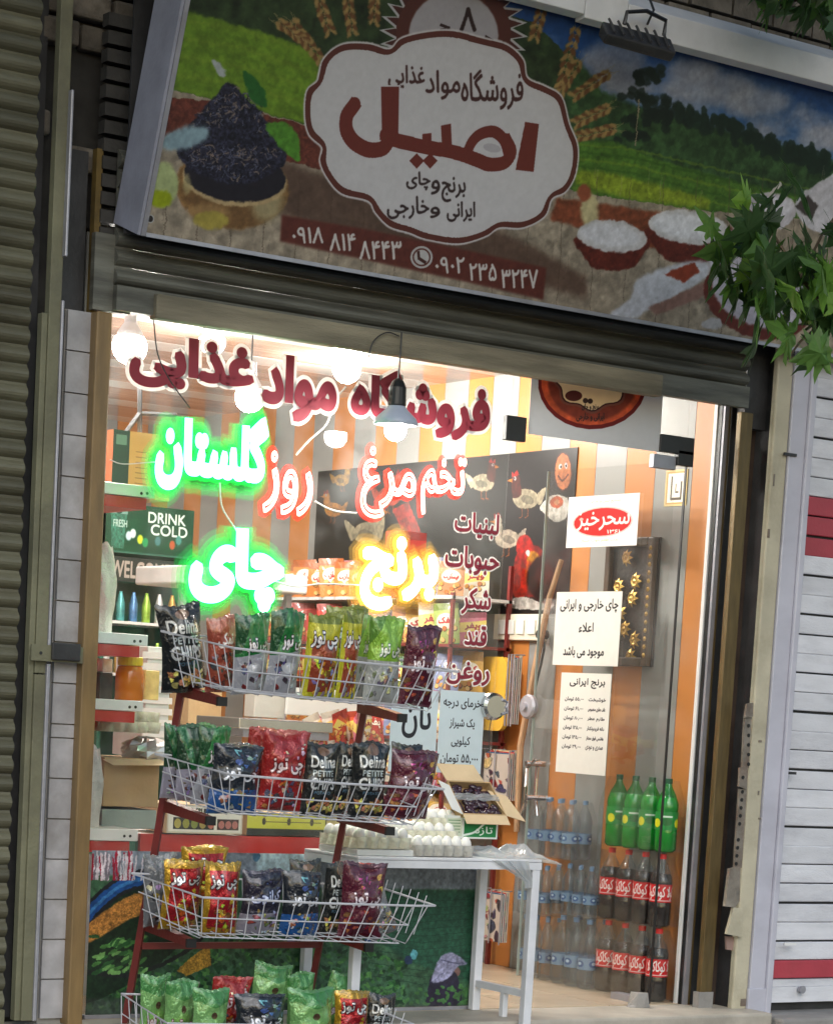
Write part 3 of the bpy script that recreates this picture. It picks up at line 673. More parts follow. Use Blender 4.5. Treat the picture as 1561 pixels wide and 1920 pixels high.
s.poly([(1489, 382), (1530, 345), (1600, 320), (1600, 440), (1520, 430)], (166, 164, 170), f=1, smooth=True); s.poly([(1489, 385), (1515, 365), (1533, 385), (1520, 412)], (60, 54, 52), f=1)
s.poly([(1180, 560), (1200, 520), (1300, 488), (1330, 500), (1310, 530), (1215, 580), (1190, 596), (1140, 590)], (166, 168, 176), smooth=True, f=3); s.poly([(1245, 512), (1300, 492), (1312, 508), (1280, 530)], (118, 52, 36), f=1); s.poly([(1215, 575), (1330, 525), (1320, 555), (1230, 590)], (120, 92, 84), f=2)
s.ell(1420, 560, 105, 72, (86, 40, 34), rot=.35, f=1); s.ell(1428, 548, 98, 64, (158, 154, 164), rot=.35, f=2); s.ell(1335, 606, 20, 10, (160, 158, 160), f=1)
roughen(s, 4, .13, 3, 12)
# sun ray disc with digit
for k in range(30):
    a = k*2*math.pi/30; s.poly([(850+108*math.cos(a-.12), 62+108*math.sin(a-.12)*.9), (850+140*math.cos(a+.05), 62+140*math.sin(a+.05)*.9), (850+108*math.cos(a+.12), 62+108*math.sin(a+.12)*.9)], (150, 148, 150)); s.poly([(850+100*math.cos(a-.12), 62+100*math.sin(a-.12)*.9), (850+130*math.cos(a+.05), 62+130*math.sin(a+.05)*.9), (850+100*math.cos(a+.12), 62+100*math.sin(a+.12)*.9)], (62, 34, 30))
s.ell(850, 62, 108, 98, (70, 38, 32)); s.ell(850, 66, 84, 82, (140, 136, 140), f=1)
s.text('۸', 862, 14, 892, 58, (40, 26, 24), bold=3); s.line([(826, 46), (842, 52), (826, 56)], 5, (40, 26, 24)); s.line([(910, 68), (924, 76), (910, 80)], 5, (40, 26, 24))
# lobed badge
bd = [(572, 215), (576, 170), (596, 150), (606, 112), (640, 84), (690, 82), (730, 92), (752, 72), (800, 60), (850, 58), (905, 72), (950, 84), (980, 112), (988, 146), (1022, 162), (1052, 182), (1066, 232), (1082, 275), (1078, 325), (1060, 358), (1034, 372), (1020, 405), (980, 426), (936, 426), (910, 442), (860, 456), (800, 448), (768, 436), (730, 424), (704, 398), (690, 376), (640, 362), (612, 330), (600, 300), (604, 276), (580, 252)]
bm = s.mask(smooth_poly([s.map(q) for q in bd]), True)
s.lay(grow(bm, 4)*.8, (30, 26, 24)) if False else None
s.lay(blur(grow(bm, 6), 1), (168, 164, 166)); s.lay(bm, (78, 42, 36))
inner = 1-grow(1-bm, 17); s.lay(inner, (164, 162, 164)); s.lay(inner*blur(inner, 20)*.5, (176, 174, 178))
s.text('فروشگاه', 865, 130, 980, 205, (58, 34, 32), bold=1, sk=0); s.text('مواد', 798, 132, 862, 186, (58, 34, 32), bold=1); s.text('غذایی', 728, 122, 796, 166, (58, 34, 32), bold=1)
# big word in heavy strokes
def brush(pts, wd, col=(92, 44, 38)): s.line(pts, wd, col)
def bigword(dx, dy, grow_, col):
    c = col; W = grow_
    P = lambda *q: [(x+dx, y+dy) for x, y in q]
    s.poly(P((984-W, 228-W), (1010+W, 232-W), (1000+W, 322+W), (966-W, 318+W)), c)                                  # alef
    pts = P((948, 262), (957, 285), (945, 304), (918, 308), (895, 300), (868, 290), (838, 282), (800, 276), (765, 268), (742, 262), (722, 252))
    s.line(pts, 25+2*W, c, curve=1); s.line(P((952, 285), (944, 262), (926, 247), (903, 250), (886, 264), (874, 288)), 21+2*W, c, curve=1)  # sad bowl
    s.line(P((838, 284), (836, 240)), 22+2*W, c); s.line(P((800, 280), (800, 256)), 20+2*W, c)
    s.poly(P((714-W, 162-W), (748+W, 162-W), (746+W, 276+W), (716-W, 270+W)), c)                                # lam stem
    s.line(P((730, 262), (716, 278), (690, 280), (664, 266), (650, 244), (650, 218), (664, 196)), 27+2*W, c, curve=1)
    for x in (781, 806): s.poly(P((x-14-W, 301), (x, 287-W), (x+14+W, 301), (x, 316+W)), c)
bigword(0, 0, 3, (170, 166, 170)); bigword(0, 0, 0, (92, 42, 36)); s.ell(922, 277, 17, 8, (150, 146, 152), rot=.2)
s.text('برنج', 828, 332, 872, 378, (46, 34, 34), bold=1); s.text('و', 808, 338, 824, 364, (46, 34, 34), bold=1); s.text('چای', 762, 322, 806, 356, (46, 34, 34), bold=1)
s.text('ایرانی', 838, 378, 890, 415, (46, 34, 34), bold=1); s.text('و', 806, 388, 824, 408, (46, 34, 34), bold=1); s.text('خارجی', 726, 368, 804, 410, (46, 34, 34), bold=1)
s.poly([(528, 402), (700, 432), (880, 470), (1024, 502), (1018, 562), (860, 525), (700, 490), (525, 452)], (78, 40, 34), f=2, tex=.15)
s.ell(790, 482, 21, 21, (150, 148, 148)); s.ell(790, 482, 17, 17, (80, 44, 38)); s.ell(790, 482, 14, 14, (156, 154, 154)); s.line([(784, 472), (785, 484), (797, 492)], 6, (60, 36, 32), f=0)
s.text('۰۹۱۸', 548, 426, 606, 456, (172, 168, 166), bold=1); s.text('۸۱۴', 618, 438, 666, 470, (172, 168, 166), bold=1); s.text('۸۴۴۳', 674, 452, 752, 486, (172, 168, 166), bold=1)
s.text('۰۹۰۲', 816, 482, 870, 512, (172, 168, 166), bold=1); s.text('۲۳۵', 880, 494, 930, 526, (172, 168, 166), bold=1); s.text('۳۲۴۷', 940, 505, 1008, 540, (172, 168, 166), bold=1)
s.ell(282, 410, 7, 8, (150, 150, 150)); s.ell(282, 410, 5, 6, (40, 36, 36))
s.a = np.clip(s.a*(.98+.05*N2[..., None])*np.array([1.06, 1.07, 1.075]), 0, 1)
sg = thing('shop_sign', 'printed shop sign with rice bowls, tea leaves and a scalloped brown badge', 'shop sign', (1.8, -.45, 2.84))
obj('printed_face', s.panel(.012), [s.mat('sign_print', .45, .4, alb=1.15, grain=.03), M_alu], sg)
nrm = np.cross(S1, S2); nrm /= np.linalg.norm(nrm); nrm = nrm if nrm[1] < 0 else -nrm
ct = lambda p, d: tuple(np.array(p)+nrm*d)
def bar3(name, a, b, w1, d0, d1, m, par):
    """bar along a-b lying in the sign plane, w1 = width vector, from depth d0 to d1 along the plane normal"""
    a, b, w1 = map(np.array, (a, b, w1)); g = G(); v = [x+nrm*d for d in (d0, d1) for x in (a, b, b+w1, a+w1)]
    g.add(v, [(0, 1, 2, 3)[::-1], (4, 5, 6, 7), (0, 1, 5, 4), (1, 2, 6, 5), (2, 3, 7, 6), (3, 0, 4, 7)]); return obj(name, g, m, par)
bar3('side_panel', SO+[-.0, 0, 0], SO+S2, [-.012, 0, 0], -.20, .006, mat('grey_sign_side', (.30, .31, .38), .5, var=.12, dirt=.3, dcol=(.16, .16, .18)), sg)
bar3('edge_trim', SO+[.001, 0, 0], SO+S2+[.001, 0, 0], [.018, 0, 0], .0005, .009, M_alu, sg)
bar3('bottom_trim', SO+[.02, 0, -.001], SO+S1+[0, 0, -.001], [0, .0, .014], .0005, .010, M_alu, sg)
obj('box_back', G().box(SO[0]-.01, -.2, 2.86, SO[0]+3.7, -.19, 3.8), M_dark, sg)
# white sheet metal cap over the sign
cp = thing('metal_canopy', 'dented white sheet metal cap along the top of the sign', 'canopy', (2.3, -.7, 3.83))
segs = [(-.1, 1.52), (1.523, 1.72), (1.723, 4.2)]
for k, (a, b) in enumerate(segs):
    z0 = 3.826-.012*k; g = G()
    g.prism([(-.66, z0), (-.72, z0+.005), (-.725, z0+.105), (-.55, z0+.20), (-.1, z0+.24), (-.1, z0+.22), (-.55, z0+.18), (-.66, z0+.10)], lambda q, x: (x, q[0], q[1]), a, b); bevel(obj('cap_sheet', g, M_whitemet, cp), .003)
# flood lamp on the cap
a = U(1190, 70, Y=-.85); fl_ = thing('floodlight', 'black floodlight with a bent bracket on the white cap above the sign', 'floodlight', tuple(a))
L0 = U(1128, 28, Y=-.8); R0 = U(1262, 60, Y=-.8)
g = G(); A, B_ = U(1128, 38, Y=-.80), U(1258, 72, Y=-.80); C_, D_ = U(1140, 62, Y=-.92), U(1268, 98, Y=-.92)
g.add([A, B_, D_, C_, A+[0, .02, -.05], B_+[0, .02, -.05], D_+[0, .03, -.03], C_+[0, .03, -.03]], [(0, 1, 2, 3), (7, 6, 5, 4), (0, 4, 5, 1), (1, 5, 6, 2), (2, 6, 7, 3), (3, 7, 4, 0)]); bevel(obj('lamp_housing', g, M_dark, fl_), .008)
for k in range(7):
    p = A+(B_-A)*(.1+.13*k); q = C_+(D_-C_)*(.1+.13*k); obj('cooling_fin', G().tube([p+[0, 0, .012], q+[0, 0, .012]], .006, 4), M_dark, fl_)
obj('bracket', G().tube([U(1170, 45, Y=-.8), U(1175, 22, Y=-.8), U(1212, 20, Y=-.8), U(1248, 38, Y=-.8), U(1244, 66, Y=-.8)], .008, 6), M_black, fl_)
obj('cable', G().tube([U(1215, -10, Y=-.75), U(1225, 18, Y=-.78), U(1213, 45, Y=-.8)], .005, 6), M_black, fl_)
# ================= shop window: panes, fittings, lettering =================
T0 = .006
sw = thing('shop_window', 'large fixed shop window pane with red lettering left of the open door', 'window', (.9, 0, 0))
obj('pane', G().box(.004, 0, .0, 1.815, .008, 2.86), M_glass, sw)
obj('sill_rail', G().box(.0, -.012, -.001, 1.80, .02, .012), M_alu, sw)
tw = thing('transom_window', 'glass transom over the open door carrying the round logo banner', 'window', (2.3, 0, 2.37))
obj('pane', G().box(1.822, 0, 2.372, 2.752, .008, 2.86), M_glass, tw)
sl_ = thing('side_window', 'narrow glass side light between the door hinge and the white frame', 'window', (2.83, 0, 0))
obj('pane', G().box(2.758, 0, .0, 2.905, .008, 2.86), M_glass, sl_)
obj('black_edge', G().box(2.752, -.002, .0, 2.757, .01, 2.36), M_black, sl_)
dr = thing('glass_door', 'frameless glass door standing open inwards with papers taped to it', 'door', (2.74, .02, 0))
DXp = 2.712
obj('door_pane', G().box(DXp, .03, .012, DXp+.009, .94, 2.36), M_glass, dr)
obj('edge_strip', G().box(DXp-.002, .941, .012, DXp+.011, .9435, 2.36), mat('glass_edge', (.34, .40, .37), .3, var=.1), dr)
obj('floor_pivot', G().box(DXp-.02, .03, -.003, DXp+.03, .20, .03), M_alu, dr)
def patch(nm, x0, y0, x1, y1, par, m=M_black, Y=-.012, d=.03):
    a, b = U(x0, y1, Y=Y), U(x1, y0, Y=Y); return bevel(obj(nm, G().box(a[0], Y, a[2], b[0], Y+d, b[2]), m, par), .003)
patch('patch_fitting', 948, 783, 988, 824, tw); patch('patch_fitting', 1237, 822, 1302, 846, tw); patch('patch_fitting', 1270, 847, 1301, 872, sl_)
patch('pivot_fitting', 1224, 856, 1268, 876, dr, M_alu, .0, .03)
# handles and locks
def tubeX(pts, r, **k): return G().tube([U(x, y, X=DXp-.03-o) for x, y, o in pts], r, 8)
hd = obj('pull_handle', tubeX([(1003, 1424, 0), (987, 1440, .01), (985, 1475, .03), (984, 1505, .02), (974, 1532, 0)], .009), M_chrome, dr)
obj('pull_handle', G().tube([U(x, y, X=DXp+.05) for x, y in ((1008, 1424), (1005, 1460), (1003, 1495), (1006, 1530))], .009, 8), M_chrome, dr)
for y in (1432, 1496):
    a = U(995, y, X=DXp-.03); obj('handle_mount', G().lathe([(.013, -.03), (.013, .08)], a, 10, ax='x'), M_chrome, dr)
c = U(989, 1325, X=DXp-.02); lk = obj('lock_case', G().lathe([(.055, .018), (.058, 0), (.05, -.012), (.02, -.016), (.018, -.03), (.0, -.03)], c, 24, ax='x'), M_alu, dr, smooth=False)
c = U(925, 1325, Y=-.02); lk = thing('door_lock', 'round chrome lock disc with a hook clamped to the window edge beside the dates notice', 'lock', tuple(c))
obj('lock_disc', G().lathe([(.0, -.018), (.045, -.018), (.056, -.008), (.058, .02)], c, 28, ax='y'), M_chrome, lk)
obj('lock_hook', G().tube([c+[.03, -.02, .03], c+[.055, -.02, .02], c+[.05, -.02, 0], c+[.058, -.02, -.02], c+[.03, -.02, -.03]], .006, 6), M_alu, lk)
# vinyl letters: dark red with a white rim, each word a thing
M_vred = mat('dark_red_vinyl', (.42, .055, .085), .5, var=.08, bump=0, trans=.45); M_vwhite = mat('white_vinyl', (.88, .86, .84), .5, var=.04, bump=0, trans=.6)
def vinyl(t, a, b, lab, w=1, Y=-.004, bold=.055, rim=.12):
    p0 = U(a[0], a[1], Y=Y); o = thing('window_lettering', lab, 'lettering', tuple(p0), 'red lettering on the shop window')
    obj('letter_rim', text_on(t, *a, *b, Y, bold=rim, thick=.02), M_vwhite, o)
    obj('letter_face', text_on(t, *a, *b, Y, bold=bold, thick=.025, raise_=.0022), M_vred, o)
vinyl('غذایی', (246, 716), (474, 652), 'large red word at the upper left of the window, nearest the ochre post')
vinyl('مواد', (492, 777), (630, 680), 'large red word in the middle of the top line on the window')
vinyl('فروشگاه', (659, 795), (917, 725), 'large red word at the right end of the top line, by the transom')
for t, x0, y0, x1, y1, lab in (('لبنیات', 851, 1003, 935, 966, 'small red word topmost in the column beside the neon letters'), ('حبوبات', 833, 1072, 936, 1030, 'small red word second in the column on the window, beside the yellow neon'),
        ('شکر', 864, 1150, 920, 1106, 'small red word third in the column on the window'), ('قند', 870, 1208, 912, 1176, 'small red word fourth in the column, above the last one'), ('روغن', 836, 1281, 917, 1245, 'small red word lowest in the column, just above the dates notice')):
    vinyl(t, (x0, y0), (x1, y1), lab, bold=.028, rim=.085)
# round logo banner hanging in the transom
def paper_at(nm, O, e1, e2, w, bg, lab, cat, fn, group=None, th=.0015, rough=.6, sx=None):
    d = Decal(O, e1, e2, w, bg); fn(d); g = d.panel(th)
    o = obj(nm, g, [d.mat(nm+'_print', rough, .3, grain=.03, trans=.15), M_paper]); tag(o, lab, cat, group); return o
O = U(988, 838, Y=-.003); B_ = U(1236, 838, Y=-.003)
def fb(d):
    d.ell(1110, 718, 102, 87, (110, 30, 28)); d.ell(1110, 716, 96, 81, (196, 86, 52), tex=.3, ts=30); d.ell(1110, 715, 84, 74, (84, 36, 34), f=4, op=.6)
    p = [(1110+(74+5*math.cos(8*a))*math.cos(a), 705+(74+5*math.cos(8*a))*math.sin(a)*.9) for a in np.linspace(0, 6.28, 60)[:-1]]
    d.poly(p, (120, 70, 60)); d.poly([(1110+(x-1110)*.94, 705+(y-705)*.94) for x, y in p], (60, 30, 30)); d.poly([(1110+(x-1110)*.9, 705+(y-705)*.9) for x, y in p], (226, 200, 160))
    d.ell(1075, 742, 16, 10, (84, 36, 34)); d.ell(1097, 751, 5, 5, (60, 40, 38)); d.ell(1106, 752, 5, 5, (60, 40, 38)); d.text('برنج و چای', 1090, 757, 1122, 771, (50, 40, 40), bold=1); d.text('ایرانی و خارجی', 1080, 774, 1132, 790, (50, 40, 40), bold=1)
paper_at('logo_banner', (O[0], -.003, 2.384), (B_[0]-O[0]+.0, 0, 0), (0, 0, .40), 640, (206, 208, 212), 'grey banner with a round red and beige logo hanging over the open door', 'banner', fb)
# papers
def ft(lines, font=(52, 56, 60), red=None):
    def f(d):
        for t, x0, y0, x1, y1 in lines: d.text(t, x0, y0, x1, y1, font, bold=1)
    return f
def flatpix(x0, y0, x1, y1, n):  # text boxes as fractions of the sheet
    return None
def sheetY(nm, X0, X1, Z0, Z1, Y, lab, rows, w=420, bg=(214, 228, 234)):
    d = Decal((X0, Y, Z0), (X1-X0, 0, 0), (0, 0, Z1-Z0), w, bg); d.map = lambda p: (p[0]*d.w, p[1]*d.h)
    for r_ in rows: d.text(r_[0], r_[1], r_[2], r_[3], r_[4], (58, 60, 66), bold=r_[5] if len(r_) > 5 else 2)
    tag(obj(nm, d.panel(.001), [d.mat(nm+'_print', .6, .3, grain=.03, trans=.4), M_paper]), lab, 'notice', 'paper notices on the glass')
sheetY('paper_notice', 1.306, 1.532, .978, 1.312, -.006, 'white notice with one big bold word, taped left of the dates notice', [('نان', .25, .12, .85, .58, 7), ('۰', .86, .88, .9, .92, 1)])
sheetY('paper_notice', 1.540, 1.762, .982, 1.318, -.007, 'pale blue notice with four printed lines above the open date carton', [('خرمای درجه', .08, .08, .92, .22), ('یک شیراز', .24, .33, .80, .46), ('کیلویی', .30, .55, .72, .68), ('۵۵,۰۰۰ تومان', .08, .76, .92, .90)])
def sheetX(nm, Ya, Yb, Z0, Z1, X, lab, paint, w=460, bg=(236, 236, 230), sk=0, cat='notice', group='paper notices on the glass'):
    """sheet on the open door, Ya = left (far) edge, Yb = right (near) edge"""
    d = Decal((X, Ya, Z0), (0, Yb-Ya, sk), (0, 0, Z1-Z0), w, bg); d.map = lambda p: (p[0]*d.w, p[1]*d.h); paint(d)
    tag(obj(nm, d.panel(.001), [d.mat(nm+'_print', .6, .3, grain=.03, trans=.4), M_paper]), lab, cat, group)
sheetX('paper_notice', .812, .328, 1.474, 1.806, DXp-.003, 'landscape notice with three lines of black print high on the open door', lambda d: [d.text(*r_, (60, 62, 64), bold=2) for r_ in (('چای خارجی و ایرانی', .07, .10, .95, .28), ('اعلاء', .38, .42, .60, .55), ('موجود می باشد', .16, .74, .78, .90))])
def rice(d):
    d.text('برنج ایرانی', .18, .05, .88, .15, (50, 50, 52), bold=2)
    for k, (a, b) in enumerate((('خوشبخت', '۵۵,۰۰۰ تومان'), ('علف عطری مخصوص', '۶۱,۰۰۰ تومان'), ('طارم عطر', '۸۰,۰۰۰ تومان'), ('دانه فریدونکنار', '۱۲۵,۰۰۰ تومان'), ('هاشمی فوق ممتاز', '۱۳۵,۰۰۰ تومان'), ('صدری و دودی', '۲۹,۰۰۰ تومان'))):
        y = .24+.095*k; d.text(b, .1, y, .48, y+.045, (62, 62, 64), bold=1); d.text(a, .58, y, .92, y+.045, (62, 62, 64), bold=1)
sheetX('paper_notice', .736, .366, .985, 1.440, DXp-.0035, 'tall price list in two columns of small print, under the landscape notice', rice, 420)
def stick(d):
    d.ell(.5, .52, .43, .30, (206, 200, 196)); d.ell(.5, .52, .405, .27, (206, 34, 30)); d.text('سحرخیز', .14, .32, .88, .68, (250, 244, 240), bold=3); d.text('۱۳۶۱', .58, .68, .76, .75, (250, 240, 236), bold=1)
    d.text('صنایع لبنی و غذایی', .3, .08, .74, .16, (196, 150, 120)); d.text('لذت طعم خوب صبح', .22, .84, .74, .92, (150, 170, 120)); d.ell(.2, .45, .03, .03, (240, 180, 170))
sheetX('dairy_sticker', .765, .252, 2.006, 2.234, DXp-.003, 'white sticker with a red oval and white script, top of the open door', stick, 460, (250, 250, 248), cat='sticker', group=None)
# ---------------- neon words ----------------
def neon(t, a, b, col, halo_col, s_, lab, bold=.05, back=.11, Y=.03, rim=(.9, .9, .9)):
    m = emat('neon_'+lab.split()[0], col, s_) if 'neon_'+lab.split()[0] not in MATS else MATS['neon_'+lab.split()[0]]
    mb = MATS.get('halo_mat_'+lab.split()[0])
    if not mb:
        mb = glassmat('halo_mat_'+lab.split()[0], (.95, .97, .96), .01, .3, dif=.4, dcol=halo_col, fres=.05)
    p0 = U(a[0], a[1], Y=Y); o = thing('neon_word', lab, 'neon sign', tuple(p0), 'neon words hanging in the window')
    obj('neon_tube', text_on(t, *a, *b, Y, bold=bold, thick=.3, fill=False, raise_=.006, res=3), m, o)
    obj('halo_backing', text_on(t, *a, *b, Y, bold=back, thick=.02, raise_=-.012, res=3), mb, o)  # tinted sheet added behind the tubes to stand in for their glow
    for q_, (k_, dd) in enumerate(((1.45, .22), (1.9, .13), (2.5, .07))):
        if s_ > 10: obj('halo_plate', text_on(t, *a, *b, Y, bold=back*k_, thick=.008, raise_=-.020-.006*q_, res=2), MATS.get('halo_sheet%d' % q_+str(halo_col)) or glassmat('halo_sheet%d' % q_+str(halo_col), (.99, .99, .99), .0, .3, dif=dd, dcol=halo_col, fres=.05), o)  # wider, fainter sheets added so the halo fades outwards
GR, GA = (.12, 1., .38), (.02, .75, .15)
neon('گلستان', (292, 908), (500, 790), GR, GA, 13, 'green glowing neon word of five joined letters, upper left in the window', .06, .12)
neon('چای', (358, 1128), (528, 1000), GR, GA, 13, 'green glowing neon word hung below the longer green one', .07, .12)
neon('روز', (492, 958), (586, 858), (1, .42, .35), (.8, .05, .03), 6, 'red outlined neon word just right of the upper green word', .028, .10)
neon('مرغ', (674, 966), (780, 850), (1, .42, .35), (.8, .05, .03), 6, 'red outlined neon word with a tailed letter, second from the green one', .026, .09)
neon('تخم', (786, 962), (872, 862), (1, .42, .35), (.8, .05, .03), 6, 'red outlined neon word nearest the painted hens', .026, .09)
neon('برنج', (676, 1135), (818, 1020), (1, .80, .35), (.8, .5, .1), 11, 'yellow glowing neon word below the two red ones', .055, .10)
M_cable = mat('white_cable', (.75, .74, .7), .5, bump=0)
def cable(lab, pts, Y=.035, r=.0035, m=None, nm='cable', grp=None):
    P = [U(*p[:2], Y=p[2] if len(p) > 2 else Y) for p in pts]; Q = [2*P[0]-P[1]]+P+[2*P[-1]-P[-2]]; o = []
    for i in range(1, len(Q)-2):
        a, b, c, d = Q[i-1:i+3]; o += [.5*((2*b)+(c-a)*t+(2*a-5*b+4*c-d)*t*t+(3*b-a-3*c+d)*t**3) for t in np.linspace(0, 1, 6)[:-1]]
    return tag(obj(nm, G().tube(o+[P[-1]], r, 6), m or M_cable), lab, 'cable', grp)
cable('white cable looping from the red word up to the ceiling lamp', [(555, 853), (580, 825), (612, 795), (625, 755), (648, 725)], .05)
cable('white cable sagging between the two green neon words', [(412, 905), (416, 950), (440, 990), (450, 1003)])
cable('white cable from the small red word to the tailed red word', [(590, 940), (625, 957), (668, 962)])
cable('white cable between the lower green word and the yellow one', [(515, 1090), (555, 1100), (600, 1095), (672, 1097)])
cable('thin dark cable dropping from the shutter in front of the first red word', [(288, 600), (296, 665), (320, 715), (356, 765)], -.05, .0025, M_dark)
cable('thin white flex between the upper green word and the window edge', [(206, 862), (232, 870), (290, 866)], .03, .002)
cable('black wire loop hooked on the wooden shutter bar', [(688, 680), (700, 640), (725, 623), (748, 630)], -.20, .0025, M_dark)
# ---------------- lamps ----------------
M_bulb = emat('lamp_light', (1, .97, .9), BULB); M_cone = mat('lamp_housing', (.55, .6, .68), .4, var=.05)
def bulb(p, lab, hang=0, r=.055):
    o = thing('ceiling_lamp', lab, 'lamp', tuple(p), 'bare bulbs lighting the shop')
    obj('bulb', G().lathe([(r*math.sin(a), -r*math.cos(a)) for a in np.linspace(.02, 3.1, 10)], (0, 0, 0), 16), M_bulb, o, smooth=True, local=True)
    obj('lamp_neck', G().lathe([(r*.98, .012), (r*.7, .06), (.026, .095), (.024, .15), (.012, .155)], (0, 0, 0), 16), M_cone, o, local=True)
    obj('flex', G().tube([(0, 0, .15), (0, 0, max(.16, CZ-p[2]))], .004, 6), M_dark, o, local=True)
hl = thing('hanging_lamp', 'lamp with pale blue cone and black socket hanging before the red words', 'lamp', tuple(U(741, 806, Y=-.215)))
obj('bulb', G().lathe([(.043*math.sin(a), -.043*math.cos(a)) for a in np.linspace(.02, 2.3, 9)], (0, 0, 0), 18), M_bulb, hl, smooth=True, local=True)
obj('lamp_cone', G().lathe([(.085, .018), (.088, .022), (.078, .045), (.045, .075), (.036, .085), (.034, .09)], (0, 0, 0), 20), mat('pale_blue_lamp_cone', (.42, .48, .60), .35, var=.05), hl, smooth=True, local=True)
obj('lamp_socket', G().lathe([(.033, .0905), (.036, .095), (.034, .16), (.022, .185), (.008, .195)], (0, 0, 0), 16), M_black, hl, local=True)
obj('flex', G().tube([(0, 0, .195), (.003, 0, .28), (.006, .003, .37)], .0035, 6), M_dark, hl, local=True)
bulb(U(243, 650, Y=.75), 'blazing bulb in the top left corner of the window', r=.07)
bulb(U(398, 640, Y=1.6), 'blazing bulb second from the left, half behind the first big word', r=.06)
bulb(U(468, 745, Y=1.2), 'bulb hanging lowest, over the join of the first two big words', r=.065)
bulb(U(650, 692, Y=1.9), 'blazing bulb above the neon, left of the one with a cone', r=.068)
bulb(np.array([1.5, 4.2, 2.6]), 'bulb deep in the shop near the back wall')
# ---------------- printed tea field film on the lower window ----------------
d = Decal((.006, -.004, .013), (1.80, 0, 0), (0, 0, .625), 1100, (60, 74, 62)); _m = d.map
n1 = fbm(d.h, d.w, 14, 5, 11)
d.a = np.array([58, 92, 66])/255*(.55+.9*n1[..., None]); d.poly([(150, 1560), (910, 1600), (910, 1668), (640, 1668), (500, 1655), (500, 1640), (150, 1640)], (128, 138, 150), f=2, tex=.1)
d.poly([(480, 1590), (600, 1590), (600, 1640), (480, 1640)], (188, 214, 222), f=3)
d.poly([(610, 1668), (900, 1672), (900, 1850), (760, 1800), (680, 1740)], (40, 82, 62), f=4, tex=.2)
for k in range(13): d.line([(690, 1685+k*12), (790, 1690+k*12+k), (900, 1686+k*12)], 2, (26, 58, 44), f=0, op=.7)
rs_ = np.random.RandomState(3)
for k in range(900):   # leaves of the tea bushes
    x = 160+rs_.rand()*600; y = 1735+rs_.rand()*160
    if x > 560: y = max(y, 1740+(x-560)*.35)
    d.ell(x, y, 3+rs_.rand()*5, 2+rs_.rand()*2.5, [(44, 92, 44), (22, 52, 30), (84, 134, 70), (30, 70, 40), (60, 110, 56)][k % 5], rot=rs_.rand()*3, op=.9)
d.poly([(150, 1780), (165, 1700), (210, 1655), (290, 1640), (385, 1640), (392, 1700), (340, 1770), (250, 1840), (150, 1880)], (24, 44, 28), smooth=True, tex=.4)
for w_, c in ((44, (30, 32, 36)), (26, (28, 76, 140)), (8, (60, 120, 180))): d.line([(150, 1735), (178, 1700), (225, 1662), (285, 1642)], w_, c, curve=1)
d.poly([(150, 1745), (190, 1712), (240, 1680), (290, 1664), (298, 1700), (240, 1725), (190, 1755), (150, 1778)], (186, 128, 62), f=1, tex=.5, ts=3)
d.line([(150, 1820), (230, 1830), (300, 1810), (360, 1775), (392, 1740)], 10, (30, 34, 34), curve=1); d.poly([(392, 1768), (396, 1810), (350, 1830), (330, 1820)], (170, 130, 50), tex=.5, ts=3)
for k in range(60):
    x = 175+rs_.rand()*100; y = 1755+rs_.rand()*70; d.ell(x, y, 10, 3.5, [(70, 120, 60), (110, 160, 90), (40, 84, 44)][k % 3], rot=-1+rs_.rand())
for k in range(46):   # striped head cloth at the left
    x = 165+rs_.rand()*105; d.line([(x, 1596+rs_.rand()*14), (x-10+rs_.rand()*14, 1650)], 4, [(196, 190, 196), (150, 24, 50), (120, 110, 120), (210, 200, 206)][k % 4], f=0)
for x, y, c in ((775, 1790, (90, 160, 170)), (765, 1800, (40, 60, 90)), (545, 1765, (90, 110, 150)), (480, 1606, (80, 120, 150)), (690, 1766, (60, 80, 130))): d.ell(x, y, 7, 9, c)
d.ell(850, 1822, 12, 12, (120, 90, 84)); d.poly([(800, 1870), (806, 1835), (822, 1820), (850, 1822), (862, 1850), (860, 1890), (800, 1890)], (44, 40, 58), smooth=True); d.poly([(808, 1838), (822, 1800), (840, 1786), (858, 1792), (874, 1808), (858, 1812), (842, 1832), (820, 1842)], (150, 150, 180), smooth=True, f=1, tex=.3, ts=6); d.line([(826, 1800), (850, 1806), (874, 1806)], 3, (100, 100, 130)); d.line([(815, 1838), (832, 1822)], 2, (110, 110, 140)); [d.ell(rs_.randint(560, 880), rs_.randint(1850, 1885), 5, 3, (70, 116, 66), rot=rs_.rand()*3) for _ in range(90)]
d.poly([(150, 1872), (900, 1885), (900, 1920), (150, 1920)], (64, 66, 66), f=4, op=.6)
roughen(d, 2.6, .3, 14, 8)
tag(obj('tea_field_print', d.panel(.0008), [d.mat('tea_field', .45, .4, grain=.05), M_paper]), 'printed film of a tea plantation with pickers covering the lower window', 'window film')

